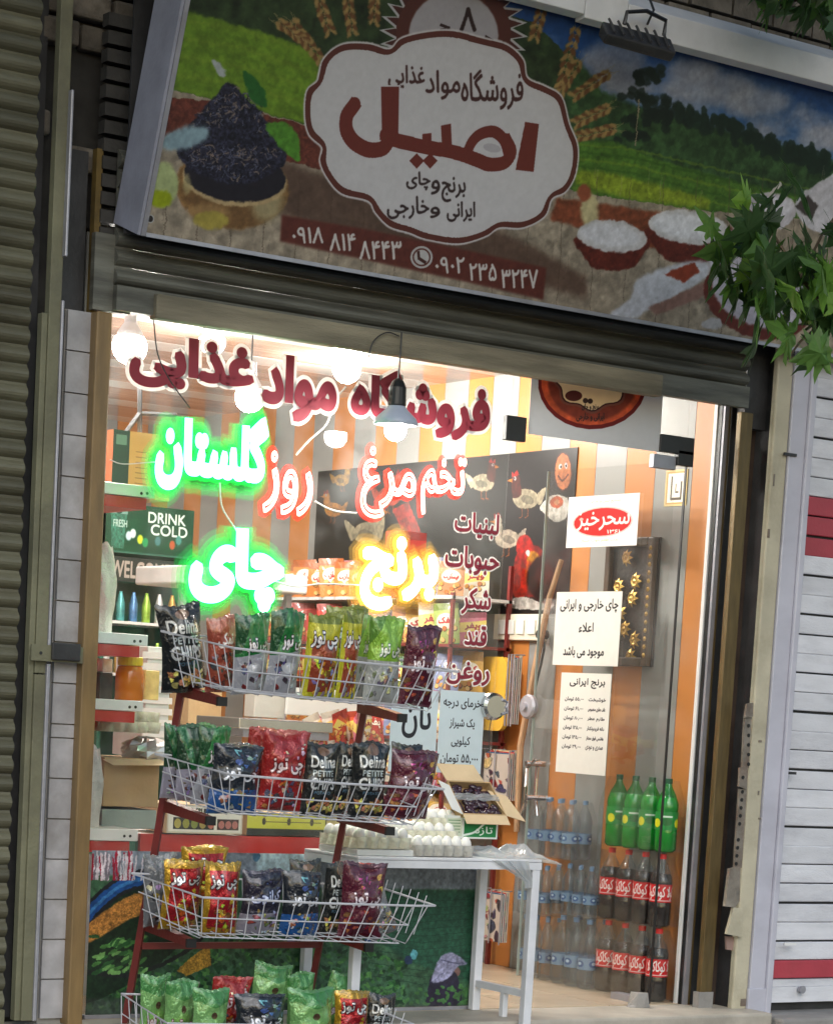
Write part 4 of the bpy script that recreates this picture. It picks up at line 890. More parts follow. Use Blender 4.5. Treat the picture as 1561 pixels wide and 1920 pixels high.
# ================= inside =================
# hen poster on the right wall
ZT, ZB = U(1085, 838, X=2.944)[2], U(1040, 1151, X=2.944)[2]
d = Decal((2.944, 3.38, ZB), (0, 1.035-3.38, 0), (0, 0, ZT-ZB), 1100, (56, 50, 50)); d.a *= (.85+.3*fbm(d.h, d.w, 80, 4, 2))[..., None]
def hen(x, y, k=1, body=(222, 214, 190), head=None, fl=1):
    X = lambda a: x+a*k*fl
    d.ell(X(0), y, 30*k, 24*k, (90, 70, 60), f=1); d.ell(X(0), y, 28*k, 22*k, body); d.poly([(X(-22), y-5*k), (X(-44), y-26*k), (X(-40), y-4*k), (X(-30), y+14*k)], body, smooth=True); d.ell(X(-4), y+2*k, 15*k, 9*k, tuple(int(c*.8) for c in body), rot=.3)
    d.poly([(X(10), y-10*k), (X(14), y-38*k), (X(30), y-40*k), (X(28), y-4*k)], head or body, smooth=True); d.ell(X(22), y-42*k, 10*k, 11*k, head or body); d.poly([(X(14), y-52*k), (X(20), y-64*k), (X(25), y-54*k), (X(31), y-60*k), (X(30), y-48*k)], (204, 44, 32)); d.poly([(X(30), y-44*k), (X(42), y-40*k), (X(30), y-36*k)], (226, 160, 50))
    d.ell(X(24), y-45*k, 3*k, 4*k, (250, 250, 250)); d.ell(X(25), y-45*k, 1.5*k, 2*k, (20, 20, 20))
    for a in (-4, 8): d.line([(X(a), y+22*k), (X(a), y+38*k), (X(a+6), y+42*k)], 3, (200, 130, 60))
hen(905, 905, .75, head=(120, 54, 40), fl=1); hen(985, 935, .85, head=(130, 60, 44), fl=-1); hen(690, 1000, 1., fl=1); hen(640, 900, .5, (232, 190, 60)); hen(625, 955, .6, (232, 176, 52), fl=-1); hen(730, 930, .8, (224, 110, 70))
hen(950, 1010, .8, (216, 206, 190), fl=-1)
for dx, dy, rx, ry, c in ((35, 28, 52, 40, (110, 30, 28)), (0, 10, 34, 50, (190, 48, 34)), (-22, 30, 18, 34, (206, 70, 40)), (-12, -34, 16, 24, (220, 56, 36)), (4, -12, 12, 16, (232, 180, 60)), (-4, 16, 7, 26, (236, 130, 40))): d.ell(995+dx, 1060+dy, rx, ry, c, f=1, tex=.15)
d.ell(1046, 1100, 28, 20, (70, 22, 24), f=4)
for k in range(8): d.line([(1030+k*3, 1065), (1050+k*5, 1035-k*3), (1066+k*2, 1050+k*4)], 4, (90, 30, 32), curve=1)
d.poly([(948, 1128), (980, 1118), (1010, 1128), (1034, 1120), (1030, 1142), (955, 1140)], (226, 222, 216), smooth=True)
d.ell(989, 1036, 4, 6, (250, 250, 250)); d.ell(1055, 884, 17, 37, (120, 60, 40)); d.ell(1055, 884, 15, 34, (236, 170, 120)); d.ell(1050, 874, 3, 5, (255, 255, 255)); d.ell(1060, 872, 3, 5, (255, 255, 255)); d.ell(1051, 875, 1.5, 2.5, (20, 20, 20)); d.ell(1060, 873, 1.5, 2.5, (20, 20, 20)); d.line([(1046, 892), (1054, 901), (1064, 890)], 4, (130, 40, 30), curve=1)
d.poly([(1012, 950), (1030, 930), (1050, 928), (1066, 940), (1060, 970), (1040, 978), (1020, 962)], (244, 242, 234), smooth=True); d.ell(1043, 941, 12, 11, (226, 130, 70)); d.ell(1043, 941, 5, 5, (240, 190, 150))
d.poly([(735, 955), (765, 940), (790, 1000), (760, 1010)], (214, 80, 60), tex=.2)
for x in (1040, 955, 870): d.line([(x-6, 820), (x-22, 1160)], 1.5, (30, 26, 26), op=.6)
d.ell(1030, 1085, 44, 46, (70, 14, 16), f=3, tex=.4); d.ell(1020, 1075, 18, 22, (110, 30, 26), f=5)
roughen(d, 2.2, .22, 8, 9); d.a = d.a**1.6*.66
tag(obj('hen_poster', d.panel(.006), [d.mat('hen_poster_print', .35, .45, grain=.04), M_black]), 'long dark poster of painted hens, chicks and eggs on the striped wall', 'poster')
# sockets and cable trunking
tk = thing('socket_strip', 'cream trunking with switches and sockets under the hen poster', 'socket strip', (2.94, 1.4, 1.7))
M_crm = mat('cream_plastic', (.72, .68, .55), .4, var=.05)
a, b = U(928, 1200, X=2.93), U(1022, 1152, X=2.93)
bevel(obj('trunking', G().box(2.915, a[1], a[2], 2.949, b[1], a[2]+.125), M_crm, tk), .004)
for px in (942, 958, 976, 997): q = U(px, 1176, X=2.914); bevel(obj('socket', G().box(2.905, q[1]-.03, q[2]-.035, 2.914, q[1]+.03, q[2]+.035), M_paper, tk), .004)
q = U(1018, 1190, X=2.9); obj('plug', G().lathe([(.022, -.03), (.022, .02)], q, 10, ax='x'), M_black, tk)
P = [U(x, y, X=2.9) for x, y in ((1018, 1192), (1020, 1215), (1014, 1245), (1003, 1290), (990, 1330))]; obj('flex', G().tube(P, .006, 6), M_black, tk)
# carved picture
a, b = U(1143, 1010, X=2.92), U(1212, 1250, X=2.92)
pf = thing('carved_picture', 'dark carved picture with gilt flowers hanging on the striped wall', 'picture', (2.93, (a[1]+b[1])/2, b[2]))
M_dwood = mat('dark_carved_wood', (.018, .012, .01), .4, var=.4, sc=20, bump=.5, bsc=30); M_gilt = mat('gilt', (.55, .36, .10), .3, metal=.8, var=.25, bump=.4, bsc=60)
y0, y1, z0, z1 = b[1]-.01, a[1]+.01, b[2], a[2]
obj('back_board', G().box(2.935, y0, z0, 2.949, y1, z1), M_dwood, pf)
for (ya, yb, za, zb2) in ((y0, y0+.045, z0, z1), (y1-.035, y1, z0, z1), (y0+.046, y1-.036, z0, z0+.04), (y0+.046, y1-.036, z1-.04, z1)): bevel(obj('frame_bar', G().box(2.905, ya, za, 2.934, yb, zb2), mat('dark_frame_wood', (.06, .035, .018), .45, var=.4, bump=.3), pf), .006)
for px, py in ((1176, 1046), (1192, 1090), (1172, 1180), (1186, 1122), (1160, 1100), (1164, 1150), (1190, 1200), (1182, 1232)):
    c = U(px, py, X=2.925); g = G()
    for k in range(8):
        an = k*math.pi/4; t_ = c+np.array([0, math.cos(an)*.042, math.sin(an)*.042]); n_ = np.array([0, -math.sin(an), math.cos(an)])*.011; m_ = (c+t_)/2
        g.add([c, m_+n_+[-.012, 0, 0], t_, m_-n_+[-.012, 0, 0]], [(0, 1, 2, 3)])
    g.lathe([(.012, -.012), (.0, -.018)], c, 8, ax='x'); obj('gilt_flower', g, M_gilt, pf)
for k in range(14): c = [2.902, y0+.022, z0+.05+k*(z1-z0-.1)/13]; obj('carved_bead', G().lathe([(.013, .004), (.0, -.006)], c, 6, ax='x'), M_gilt, pf)
# small sign and wall plate by the door top
d = Decal((2.945, .37, 2.20), (0, -.15, 0), (0, 0, .16), 90, (214, 190, 130)); d.map = lambda p: (p[0]*d.w, p[1]*d.h)
d.poly([(.05, .05), (.95, .05), (.95, .95), (.05, .95)], (190, 150, 80)); d.poly([(.12, .1), (.88, .1), (.88, .9), (.12, .9)], (240, 236, 220)); d.line([(.3, .2), (.3, .8), (.75, .8), (.75, .35)], 7, (70, 60, 40)); d.line([(.5, .4), (.5, .62), (.62, .62)], 5, (90, 80, 60))
tag(obj('wall_plaque', d.panel(.006), [d.mat('plaque_print', .4), M_gilt]), 'small square gilt plaque on the wall above the white sticker', 'plaque')
# wooden stick leaning
tag(obj('broom_stick', G().tube([U(1052, 1050, X=2.86), U(1030, 1120, X=2.85), U(1008, 1225, X=2.84), U(975, 1400, X=2.80), U(968, 1560, X=2.78)], [.012, .014, .016, .016, .014], 8), mat('old_stick_wood', (.36, .22, .12), .7, var=.3, sc=10, stretch=(4, 4, .5))), 'long bent wooden stick leaning against the striped wall', 'stick')

# ---------------- bottles ----------------
def bottle_mesh(kind):
    H = .325; r = .0455
    pr_ = [(.034, .0), (r, .012), (r, .10), (r*.95, .115), (r*.95, .18), (r, .195), (r*.98, .215), (r*.7, .255), (r*.36, .285), (.0135, .297), (.0135, .312)]
    g = G().lathe(pr_, n=14); me = g.mesh('bottle_'+kind, [M_petg if kind == 'green' else M_pet], True)
    lev = .24 if kind == 'cola' else .245
    liq = G().lathe([(.030, .003), (r-.003, .013), (r-.003, .10), (r*.93-.002, .115), (r*.93-.002, .18), (r-.003, .195), (r*.94-.002, .215), (r*.78, lev-.004), (.0, lev)], n=14).mesh('drink', [M_cola if kind == 'cola' else mat('green_drink', (.03, .48, .08), .15, var=.1, bump=0) if kind == 'green' else M_pet], True)
    lab = {}
    if kind == 'cola':
        c = Cv(240, 60, (205, 16, 24)); [c.text('کوکاکولا', x, 6, x+72, 52, (240, 230, 228), bold=1) for x in (8, 88, 168)]; c.line([(0, 54), (240, 54)], 3, (230, 220, 220))
    elif kind == 'green':
        c = Cv(240, 60, (30, 140, 60)); [(c.ell(x, 38, 14, 15, (226, 220, 30)), c.ell(x+36, 34, 20, 12, (20, 110, 44)), c.line([(x+18, 16), (x+54, 16)], 6, (220, 235, 220))) for x in (30, 110, 190)]
    else:
        c = Cv(240, 60, (120, 150, 180)); [(c.ell(x, 30, 20, 18, (60, 96, 150)), c.ell(x, 28, 9, 8, (190, 215, 235))) for x in (30, 90, 150, 210)]
    lm = c.mat('label_'+kind, .35)
    z0, z1 = (.112, .192) if kind == 'cola' else (.10, .18) if kind == 'green' else (.09, .145)
    rl = r*.96+.0008 if kind == 'cola' else r+.001
    lb = G().lathe([(rl, z0), (rl, z1)], n=14, cap=False).mesh('label', [lm], True)
    capc = {'cola': (.6, .02, .02), 'green': (.02, .10, .05), 'water': (.16, .28, .45)}[kind]
    cp_ = G().lathe([(.0145, .303), (.0150, .325), (.0, .326)], n=12).mesh('cap', [mat('cap_'+kind, capc, .4, bump=0)], False)
    return me, liq, lb, cp_
BM = {k: bottle_mesh(k) for k in ('cola', 'green', 'water')}
def pack(kind, x, y, z, nx, ny, lab, sx=1., sz=1., dx=.093, dy=.108, wrap=True):
    t = thing(kind+'_bottle_pack', lab, 'bottle pack', (x, y, z), 'shrink wrapped bottle packs beside the open door')
    me, liq, lb, cp_ = BM[kind]
    for i in range(nx):
        for j in range(ny):
            b = obj('bottle', me, None, t, local=True); b.location = (i*dx*sx, j*dy*sx, 0); b.scale = (sx, sx, sz); b.rotation_euler = (0, 0, random.random()*.6-.3+2.5)
            if kind != 'water': obj('drink', liq, None, b, local=True)
            obj('label', lb, None, b, local=True); obj('cap', cp_, None, b, local=True)
    if wrap:
        a0, a1, b0, b1, h = -.052*sx, (nx-1)*dx*sx+.052*sx, -.055*sx, (ny-1)*dy*sx+.055*sx, .325*sz
        def fw(u, v):
            k = 4*u; s_ = [(a0, b0), (a1, b0), (a1, b1), (a0, b1), (a0, b0)]; i = min(3, int(k)); f_ = k-i
            X_ = s_[i][0]*(1-f_)+s_[i+1][0]*f_; Y_ = s_[i][1]*(1-f_)+s_[i+1][1]*f_
            q = .12*math.sin(v*3.14*.9)+.03*math.sin(9*k+6*v); ins = 1-(max(0, v-.62)*.5)-.015*math.sin(k*12)
            cx_, cy_ = (a0+a1)/2, (b0+b1)/2; return (cx_+(X_-cx_)*ins, cy_+(Y_-cy_)*ins, .004+v*h*.96)
        obj('wrap_film', G().grid(fw, 24, 6), M_wrap, t, smooth=True, local=True)
pack('cola', 2.845, .075, .002, 1, 4, 'wrapped pack of cola bottles standing on the floor by the door hinge', sx=1.12, sz=1)
pack('cola', 2.845, .085, .334, 1, 4, 'wrapped pack of cola bottles in the middle of its stack', sx=1.12, sz=1)
pack('green', 2.845, .08, .668, 1, 4, 'wrapped pack of green lemon drink bottles on top of the cola', sx=1.1, sz=1, dy=.106)
pack('water', 2.80, .52, .002, 2, 3, 'pack of large clear water bottles on the floor next to the cola', sz=.98, dy=.1)
pack('water', 2.80, .84, .002, 2, 3, 'lowest pack of clear water bottles farther from the cola', sx=.72, sz=.9, dy=.12)
pack('water', 2.79, .52, .325, 2, 4, 'small water bottle pack with blue caps next to the middle cola pack', sx=.72, sz=.72, dy=.115)
pack('water', 2.79, .86, .30, 2, 3, 'small water bottle pack, middle one of the farther water stack', sx=.72, sz=.72, dy=.115)
pack('water', 2.79, .70, .58, 2, 4, 'topmost water bottle pack with dark blue labels', sx=.85, sz=.85, dy=.105)
# rock on the door sill
g = G(); c = U(1197, 1868, Y=-.07); rs3 = np.random.RandomState(8)
for sx3, sy3, s3, h3 in ((0, 0, .06, .055), (.045, .01, .035, .035), (-.04, -.01, .03, .03)):
    q = [(c[0]+sx3+s3*math.cos(a)*(.7+.5*rs3.rand()), c[1]+sy3+s3*.7*math.sin(a)*(.7+.5*rs3.rand())) for a in np.linspace(0, 6.28, 9)[:-1]]; g.prism(q, lambda p, t: (c[0]+(p[0]-c[0])*(1-.35*t), p[1], .001+t*h3*(.8+.4*math.sin(p[0]*90))), 0, 1)
tag(obj('stone', g, M_conc), 'rough grey stone on the threshold in front of the cola packs', 'stone')
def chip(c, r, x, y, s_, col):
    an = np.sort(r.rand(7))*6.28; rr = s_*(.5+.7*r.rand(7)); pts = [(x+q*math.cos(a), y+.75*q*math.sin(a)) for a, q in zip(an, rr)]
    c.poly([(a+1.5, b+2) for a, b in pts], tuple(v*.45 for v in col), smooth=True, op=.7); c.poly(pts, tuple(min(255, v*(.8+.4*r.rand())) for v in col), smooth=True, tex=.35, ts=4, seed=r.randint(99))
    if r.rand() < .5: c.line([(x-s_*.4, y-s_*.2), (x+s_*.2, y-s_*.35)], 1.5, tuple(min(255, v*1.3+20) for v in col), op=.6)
# ---------------- helpers for goods ----------------
def boxpx(nm, x0, y0, x1, y1, Y, depth, m, par=None, bv=.004, g=None):
    a, b = U(x0, y1, Y=Y), U(x1, y0, Y=Y); o = obj(nm, G().box(a[0], Y, a[2], b[0], Y+depth, b[2], 0), m, par); return bevel(o, bv) if bv else o
def printed_box(nm, x0, y0, x1, y1, Y, depth, paint, lab, cat, group=None, side=M_card, w=260, bg=(200, 160, 100)):
    a, b = U(x0, y1, Y=Y), U(x1, y0, Y=Y); d = Cv(w, max(20, int(w*(b[2]-a[2])/(b[0]-a[0]))), bg); d.map = lambda p: (p[0]*d.w, p[1]*d.h); paint(d)
    X0, X1, Z0, Z1 = a[0], b[0], a[2], b[2]; g = G().quad((X0, Y, Z0), (X1, Y, Z0), (X1, Y, Z1), (X0, Y, Z1), 0)
    for q in (((X0, Y+depth, Z0), (X0, Y, Z0), (X0, Y, Z1), (X0, Y+depth, Z1)), ((X1, Y, Z0), (X1, Y+depth, Z0), (X1, Y+depth, Z1), (X1, Y, Z1)), ((X0, Y, Z1), (X1, Y, Z1), (X1, Y+depth, Z1), (X0, Y+depth, Z1)), ((X0, Y+depth, Z0), (X1, Y+depth, Z0), (X1, Y, Z0), (X0, Y, Z0)), ((X1, Y+depth, Z0), (X0, Y+depth, Z0), (X0, Y+depth, Z1), (X1, Y+depth, Z1))): g.quad(*q, 1)
    return tag(obj(nm, g, [d.mat(nm+'_face', .6, grain=.05), side]), lab, cat, group)
# ---------------- left shelving ----------------
shf = thing('wall_shelf', 'red and white shop shelving along the left wall with perforated board ends', 'shelving', (.0, .25, 0))
lv = []
for k, (px, py, hh) in enumerate(((290, 935, 22), (277, 1212, 21), (268, 1335, 20), (258, 1578, 22))):
    a = U(px, py, Y=.22); z0 = a[2]; z1 = U(px, py-hh, Y=.22)[2]; lv.append(z1)
    bevel(obj('shelf_board', G().box(.012, .22, z0, a[0], 1.9, z1), M_white, shf), .003)
    obj('shelf_underside', G().box(.02, .23, z0-.045, a[0]-.03, 1.85, z0-.002), M_redb, shf)
    for q in (14, 25): c = U(px-q, py-hh*.45, Y=.219); obj('board_hole', G().lathe([(.006, -.001), (.006, .0)], c, 8, ax='y'), M_black, shf)
obj('red_back_panel', G().box(.0, .26, .55, .008, 1.9, 2.3), M_redb, shf)
obj('red_side_panel', G().box(.009, .9, .6, .30, .91, 1.1), M_redb, shf)
def fcard(d):
    d.poly([(0, 0), (.28, 0), (.28, 1), (0, 1)], (26, 60, 44)); d.poly([(.05, .07), (.23, .07), (.23, .22), (.05, .22)], (90, 130, 110))
    for k in range(8): d.line([(.4, .3+k*.08), (.6, .3+k*.08)], 3, (120, 90, 50)); d.line([(.7, .3+k*.08), (.92, .3+k*.08)], 3, (120, 90, 50))
printed_box('carton', 208, 818, 322, 928, .6, .35, fcard, 'brown carton with a dark green printed panel on the top shelf', 'carton', bg=(196, 156, 84))
fr = thing('wire_display_stand', 'grey metal display stand on top of the high carton', 'stand', tuple(U(265, 815, Y=.75)))
for p in (((262, 815), (262, 700)), ((262, 775), (330, 778)), ((235, 812), (262, 775)), ((262, 700), (312, 703))): obj('bar', G().tube([U(*p[0], Y=.75), U(*p[1], Y=.75)], .010, 6), M_dark, fr)
# drinks cooler
ck = thing('drinks_cooler', 'dark green drinks cooler with a slogan header behind the left shelves', 'cooler', tuple(U(280, 1400, Y=3.6)))
A, B_ = U(196, 1030, Y=3.6), U(364, 958, Y=3.6)
d = Cv(420, 180, (10, 60, 40)); d.lay(fbm(180, 420, 40, 3, 5)*.5, (16, 96, 60)); d.ell(60, 34, 42, 22, (120, 160, 150)); d.ell(60, 34, 14, 6, (20, 50, 40)); d.poly([(22, 40), (98, 40), (88, 170), (30, 170)], (50, 110, 90), tex=.4)
d.text('DRINK', 200, 22, 380, 62, (225, 240, 232), bold=2); d.text('COLD', 215, 68, 390, 108, (225, 240, 232), bold=3); d.text('FRESH', 36, 62, 100, 90, (170, 200, 190), bold=1)
for x, y, c in ((110, 120, (200, 225, 235)), (130, 110, (225, 235, 240)), (165, 130, (200, 220, 60)), (190, 140, (40, 150, 90)), (250, 130, (60, 120, 120)), (320, 140, (180, 90, 50)), (350, 120, (60, 140, 130))): d.ell(x, y, 14, 18, c, f=2)
hm = d.mat('cooler_header_print', .35)
g = G().quad((A[0], 3.598, A[2]), (B_[0], 3.598, A[2]), (B_[0], 3.598, B_[2]), (A[0], 3.598, B_[2])); obj('header_panel', g, hm, ck)
obj('body', G().box(A[0], 3.6, .05, A[0]+.02, 4.1, B_[2]).box(B_[0]-.02, 3.6, .05, B_[0], 4.1, B_[2]).box(A[0], 4.08, .05, B_[0], 4.1, B_[2]).box(A[0], 3.6, A[2]-.01, B_[0], 4.08, B_[2]), mat('cooler_green', (.03, .13, .09), .4, var=.1), ck)
zc = U(280, 1080, Y=3.6); d = Cv(300, 60, (34, 44, 40)); d.text('WELCOME', 20, 10, 280, 50, (170, 160, 150), bold=2)
g = G().quad((A[0]+.02, 3.61, zc[2]-.04), (B_[0]-.1, 3.61, zc[2]-.04), (B_[0]-.1, 3.61, zc[2]+.09), (A[0]+.02, 3.61, zc[2]+.09)); obj('welcome_board', g, d.mat('welcome_print', .5), ck)
for z in (1.60, 1.32, 1.04): obj('cooler_shelf', G().box(A[0]+.02, 3.62, z, B_[0]-.02, 4.07, z+.015), M_white, ck)
canm = [mat('can_'+n_, c, .3, metal=.3, var=.3, sc=20) for n_, c in (('blue', (.10, .25, .5)), ('amber', (.6, .35, .08)), ('lime', (.35, .6, .08)), ('teal', (.1, .42, .42)), ('white', (.8, .8, .8)))]
canp = [G().lathe([(.028, 0), (.03, .01), (.03, .12), (.022, .15), (.012, .19), (.012, .2)], n=10).mesh('juice_bottle', [m], True) for m in canm]
for z, h_ in ((1.615, 1), (1.335, 1.1), (1.055, 1)):
    for i in range(6):
        o = obj('juice_bottle', canp[(i*2+int(z*7)) % 5], None); o.location = (A[0]+.07+i*.078, 3.68, z); o.scale = (.8, .8, h_*.8); tag(o, 'small %s juice bottle on the %s shelf of the drinks cooler' % (('blue', 'amber', 'lime green', 'teal', 'white')[(i*2+int(z*7)) % 5], 'upper' if z > 1.5 else 'middle' if z > 1.2 else 'lowest'), 'bottle', 'juice bottles in the drinks cooler')
# white sacks, honey, small goods on the left shelves
def sack(nm, x0, y0, x1, y1, Y, lab, bulge=.07, m=M_sack, cat='sack'):
    a, b = U(x0, y1, Y=Y), U(x1, y0, Y=Y); w_, h = b[0]-a[0], b[2]-a[2]; cx = (a[0]+b[0])/2
    def f(sd):
        def fn(u, v):
            e = (math.sin(math.pi*min(1, max(0, u)))+1e-6)**.5*(math.sin(math.pi*min(.999, v*.93+.03)))**.45; wv = 1-.18*max(0, v-.6)/.4-.06*math.sin(7*v)
            return (cx+(u-.5)*w_*wv, Y+bulge+sd*bulge*e*(1+.15*math.sin(11*u+8*v)+.1*math.sin(23*v)), a[2]+v*h*(1-.03*math.sin(9*u)))
        return fn
    g = G().grid(f(-1), 12, 14).grid(f(1), 12, 14, flip=True); return tag(obj(nm, g, m, smooth=True), lab, cat)
sack('rice_sack', 176, 1022, 232, 1190, .34, 'tall white woven sack on the second shelf from the top')
sack('rice_sack', 150, 1402, 206, 1562, .3, 'white woven sack standing on the lowest shelf board', .06)
c = U(241, 1316, Y=.36); hj = thing('honey_jar', 'amber honey jar with a yellow lid on the middle left shelf', 'jar', tuple(c))
obj('jar_body', G().lathe([(.05, 0), (.056, .01), (.056, .11), (.048, .135), (.044, .14)], n=20), mat('amber_honey', (.62, .17, .015), .15, var=.15, sc=3, bump=0), hj, smooth=True, local=True)
obj('lid', G().lathe([(.048, .141), (.050, .145), (.050, .172), (.046, .176), (.0, .176)], n=20), mat('yellow_lid', (.85, .60, .03), .4, var=.04), hj, local=True)
for x0, y0, x1, y1, c, lb in ((186, 1262, 212, 1314, (.03, .05, .05), 'small dark tin left of the honey jar'), (192, 1236, 212, 1260, (.8, .8, .75), 'small white pack above the dark tin'), (270, 1258, 300, 1312, (.75, .55, .2), 'yellow picture pack right of the honey jar')):
    o = boxpx('goods_pack', x0, y0, x1, y1, .45, .08, mat('pack_%d' % x0, c, .5, var=.25, sc=25)); tag(o, lb, 'pack')
o = boxpx('striped_stack', 268, 1215, 322, 1420, 1.2, .3, mat('white_trays', (.62, .66, .64), .5, var=.1)); tag(o, 'white ribbed plastic crates stacked behind the honey jar', 'crates')
for k in range(9):
    a, b = U(266, 1225+k*21+9, Y=1.195), U(322, 1225+k*21, Y=1.195); obj('crate_rib', G().box(a[0], 1.19, a[2], b[0], 1.199, b[2]), M_white, o, local=True)
def egg_tray(lab, x, y, z, w_=.29, dp=.24, nx=6, ny=5, m=M_pulp, grp='pulp egg trays'):
    def fn(u, v):
        e = min(1, 12*min(u, 1-u, v, 1-v)); c = .5-.5*math.cos(2*math.pi*u*nx); d_ = .5-.5*math.cos(2*math.pi*v*ny)
        return (x+u*w_, y+v*dp, z+.006+.036*(1-c*d_)*1.0*(.25+.75*e)+(0 if e > .5 else -.004))
    g = G().grid(fn, nx*6, ny*6)
    def side(u, v):
        q = .022*abs(math.sin(math.pi*u*nx))*(math.sin(math.pi*min(1, v*.75+.25)))**.6; return (x+u*w_, y-.002-q+.012*(1-v), z+.002+v*.044)
    g.grid(side, nx*6, 4)
    def sideL(u, v):
        q = .014*abs(math.sin(math.pi*u*ny))*(1-v); return (x-.002-q, y+dp-u*dp, z+.002+v*.042)
    g.grid(sideL, ny*6, 4)
    return tag(obj('egg_tray', g, m, smooth=True), lab, 'egg tray', grp)
EGG = G().lathe([(max(.0005, .0235*math.sin(t)*(1+.12*math.cos(t))), .029-.029*math.cos(t)) for t in np.linspace(0, math.pi, 9)], n=12, cap=False).mesh('egg', [M_egg], True)
ORD = ['first', 'second', 'third', 'fourth', 'fifth', 'sixth']
def eggs(x, y, z, w_, dp, nx, ny, lab, grp):
    for i in range(nx):
        for j in range(ny):
            o = obj('egg', EGG, None); o.location = (x+w_*(i+.5)/nx, y+dp*(j+.5)/ny, z+.020); o.rotation_euler = (random.uniform(-.1, .1), random.uniform(-.1, .1), 0); tag(o, 'white egg, %s from the left in the %s row of the %s' % (ORD[i], 'front' if j == 0 else ORD[j], grp.replace('eggs in the ', '')+(' of eggs' if 'stack' in grp else '')), 'egg', grp)
a = U(190, 1372, Y=.40); egg_tray('pale pulp egg tray on the goods below the honey jar shelf', a[0], .40, a[2]-.0, .26, .3, 5, 5, M_pulp2)
egg_tray('second pale pulp egg tray lying on the other by the left shelves', a[0]+.01, .41, a[2]+.04, .25, .28, 5, 5, M_pulp2)
boxo = thing('open_carton', 'plain brown carton full of crumpled film below the honey jar', 'carton', tuple(U(245, 1512, Y=.42)))
boxpx('carton_body', 192, 1424, 300, 1512, .42, .3, M_card, boxo)
a = U(192, 1424, Y=.42); b = U(300, 1424, Y=.42)
obj('carton_flap', G().add([(a[0], .42, a[2]), (b[0], .42, b[2]), (b[0]+.02, .36, b[2]-.02), (a[0]+.02, .36, a[2]-.02), (a[0], .424, a[2]), (b[0], .424, b[2]), (b[0]+.02, .364, b[2]-.02), (a[0]+.02, .364, a[2]-.02)], [(0, 1, 2, 3), (4, 5, 6, 7)[::-1], (3, 2, 6, 7), (0, 3, 7, 4), (1, 5, 6, 2)]), M_cardin, boxo)
def crumple(cx, cy, cz, rx, ry, rz, seed, m, nm, lab, cat, n=16):
    rs = np.random.RandomState(seed); ph = rs.rand(12)*6
    def fn(u, v):
        k = 1+.22*math.sin(5*u*6.28+ph[0]+4*v)*math.sin(3*v*3.1+ph[1])+.16*math.sin(11*u*6.28+ph[2])*math.sin(9*v+ph[3])+.1*rs.rand()
        return (cx+rx*k*math.cos(u*6.2832)*math.sin(v*3.1416), cy+ry*k*math.sin(u*6.2832)*math.sin(v*3.1416), cz-rz*k*math.cos(v*3.1416))
    return tag(obj(nm, G().grid(fn, n, n//2), m), lab, cat)
p = U(272, 1408, Y=.5); crumple(*p, .09, .09, .05, 3, M_foil, 'crumpled_wrapping', 'crumpled silver wrapping sticking out of the open carton', 'wrapping')
o = boxpx('flat_crate', 190, 1520, 294, 1553, .42, .3, mat('grey_green_crate', (.30, .36, .33), .5, var=.15)); tag(o, 'grey green crate under the open carton', 'crate')
# red counter and cartons behind the rack
ctr = thing('red_counter', 'low red counter with a white top edge behind the snack rack', 'counter', tuple(U(460, 1600, Y=.6)))
a, b = U(262, 1602, Y=.6), U(642, 1572, Y=.6)
obj('red_front', G().box(a[0], .6, a[2], b[0]+.25, .62, b[2]), M_redb, ctr); obj('counter_top', G().box(a[0]-.1, .63, b[2]-.03, b[0]+.25, 1.3, b[2]-.002), M_white, ctr); obj('counter_panel', G().box(a[0]-.25, .625, .0, b[0]+.25, .64, a[2]-.004), M_lavs, ctr)
def feggs(d):
    d.poly([(.02, .06), (.98, .06), (.98, .94), (.02, .94)], (232, 230, 218)); d.poly([(.08, .45), (.62, .45), (.62, .86), (.08, .86)], (40, 40, 34)); d.poly([(.66, .48), (.95, .48), (.95, .86), (.66, .86)], (60, 36, 30))
    for k in range(5): d.ell(.14+k*.11, .66, .045, .17, [(170, 160, 70), (150, 150, 60), (130, 140, 60), (170, 150, 80), (190, 110, 90)][k])
    for k in range(3): d.ell(.72+k*.09, .68, .04, .14, (180, 110, 100))
    d.text('MIXED FRUIT', .15, .12, .55, .32, (60, 60, 60), bold=1)
printed_box('fruit_carton', 312, 1512, 456, 1562, .58, .3, feggs, 'white fruit carton with a dark window on the red counter', 'carton', bg=(210, 200, 180), side=M_cardin)
def fyel(d):
    d.poly([(0, .05), (.85, .05), (.85, .7), (0, .7)], (206, 208, 70)); [d.ell(x, .38, .02, .16, (60, 60, 30)) for x in (.18, .45, .7)]; d.line([(.2, .4), (.8, .4)], 2, (90, 90, 40)); d.poly([(.86, 0), (1, 0), (1, 1), (.86, 1)], (190, 176, 110))
printed_box('yellow_carton', 462, 1528, 636, 1566, .60, .3, fyel, 'long black and yellow carton on the red counter', 'carton', bg=(44, 50, 46), side=M_card)
o = boxpx('leaning_carton', 352, 1276, 418, 1360, 1.9, .2, M_card); tag(o, 'plain brown carton against the striped wall behind the rack', 'carton')
o = boxpx('wall_heater', 476, 1290, 536, 1345, 1.85, .1, mat('grey_enamel', (.5, .5, .46), .4, var=.05)); tag(o, 'small grey wall box beside the white board behind the rack', 'wall box')
o = boxpx('white_board', 537, 1292, 716, 1340, 1.75, .02, M_paper); tag(o, 'blank white board lying behind the snack rack', 'board')
tr = thing('steel_tray', 'shallow steel tray on packets between the first and second basket', 'tray', tuple(U(530, 1372, Y=1.2)))
boxpx('tray_rim', 448, 1356, 625, 1366, 1.2, .4, M_chrome, tr); boxpx('tray_body', 455, 1367, 618, 1382, 1.22, .35, M_alu, tr)
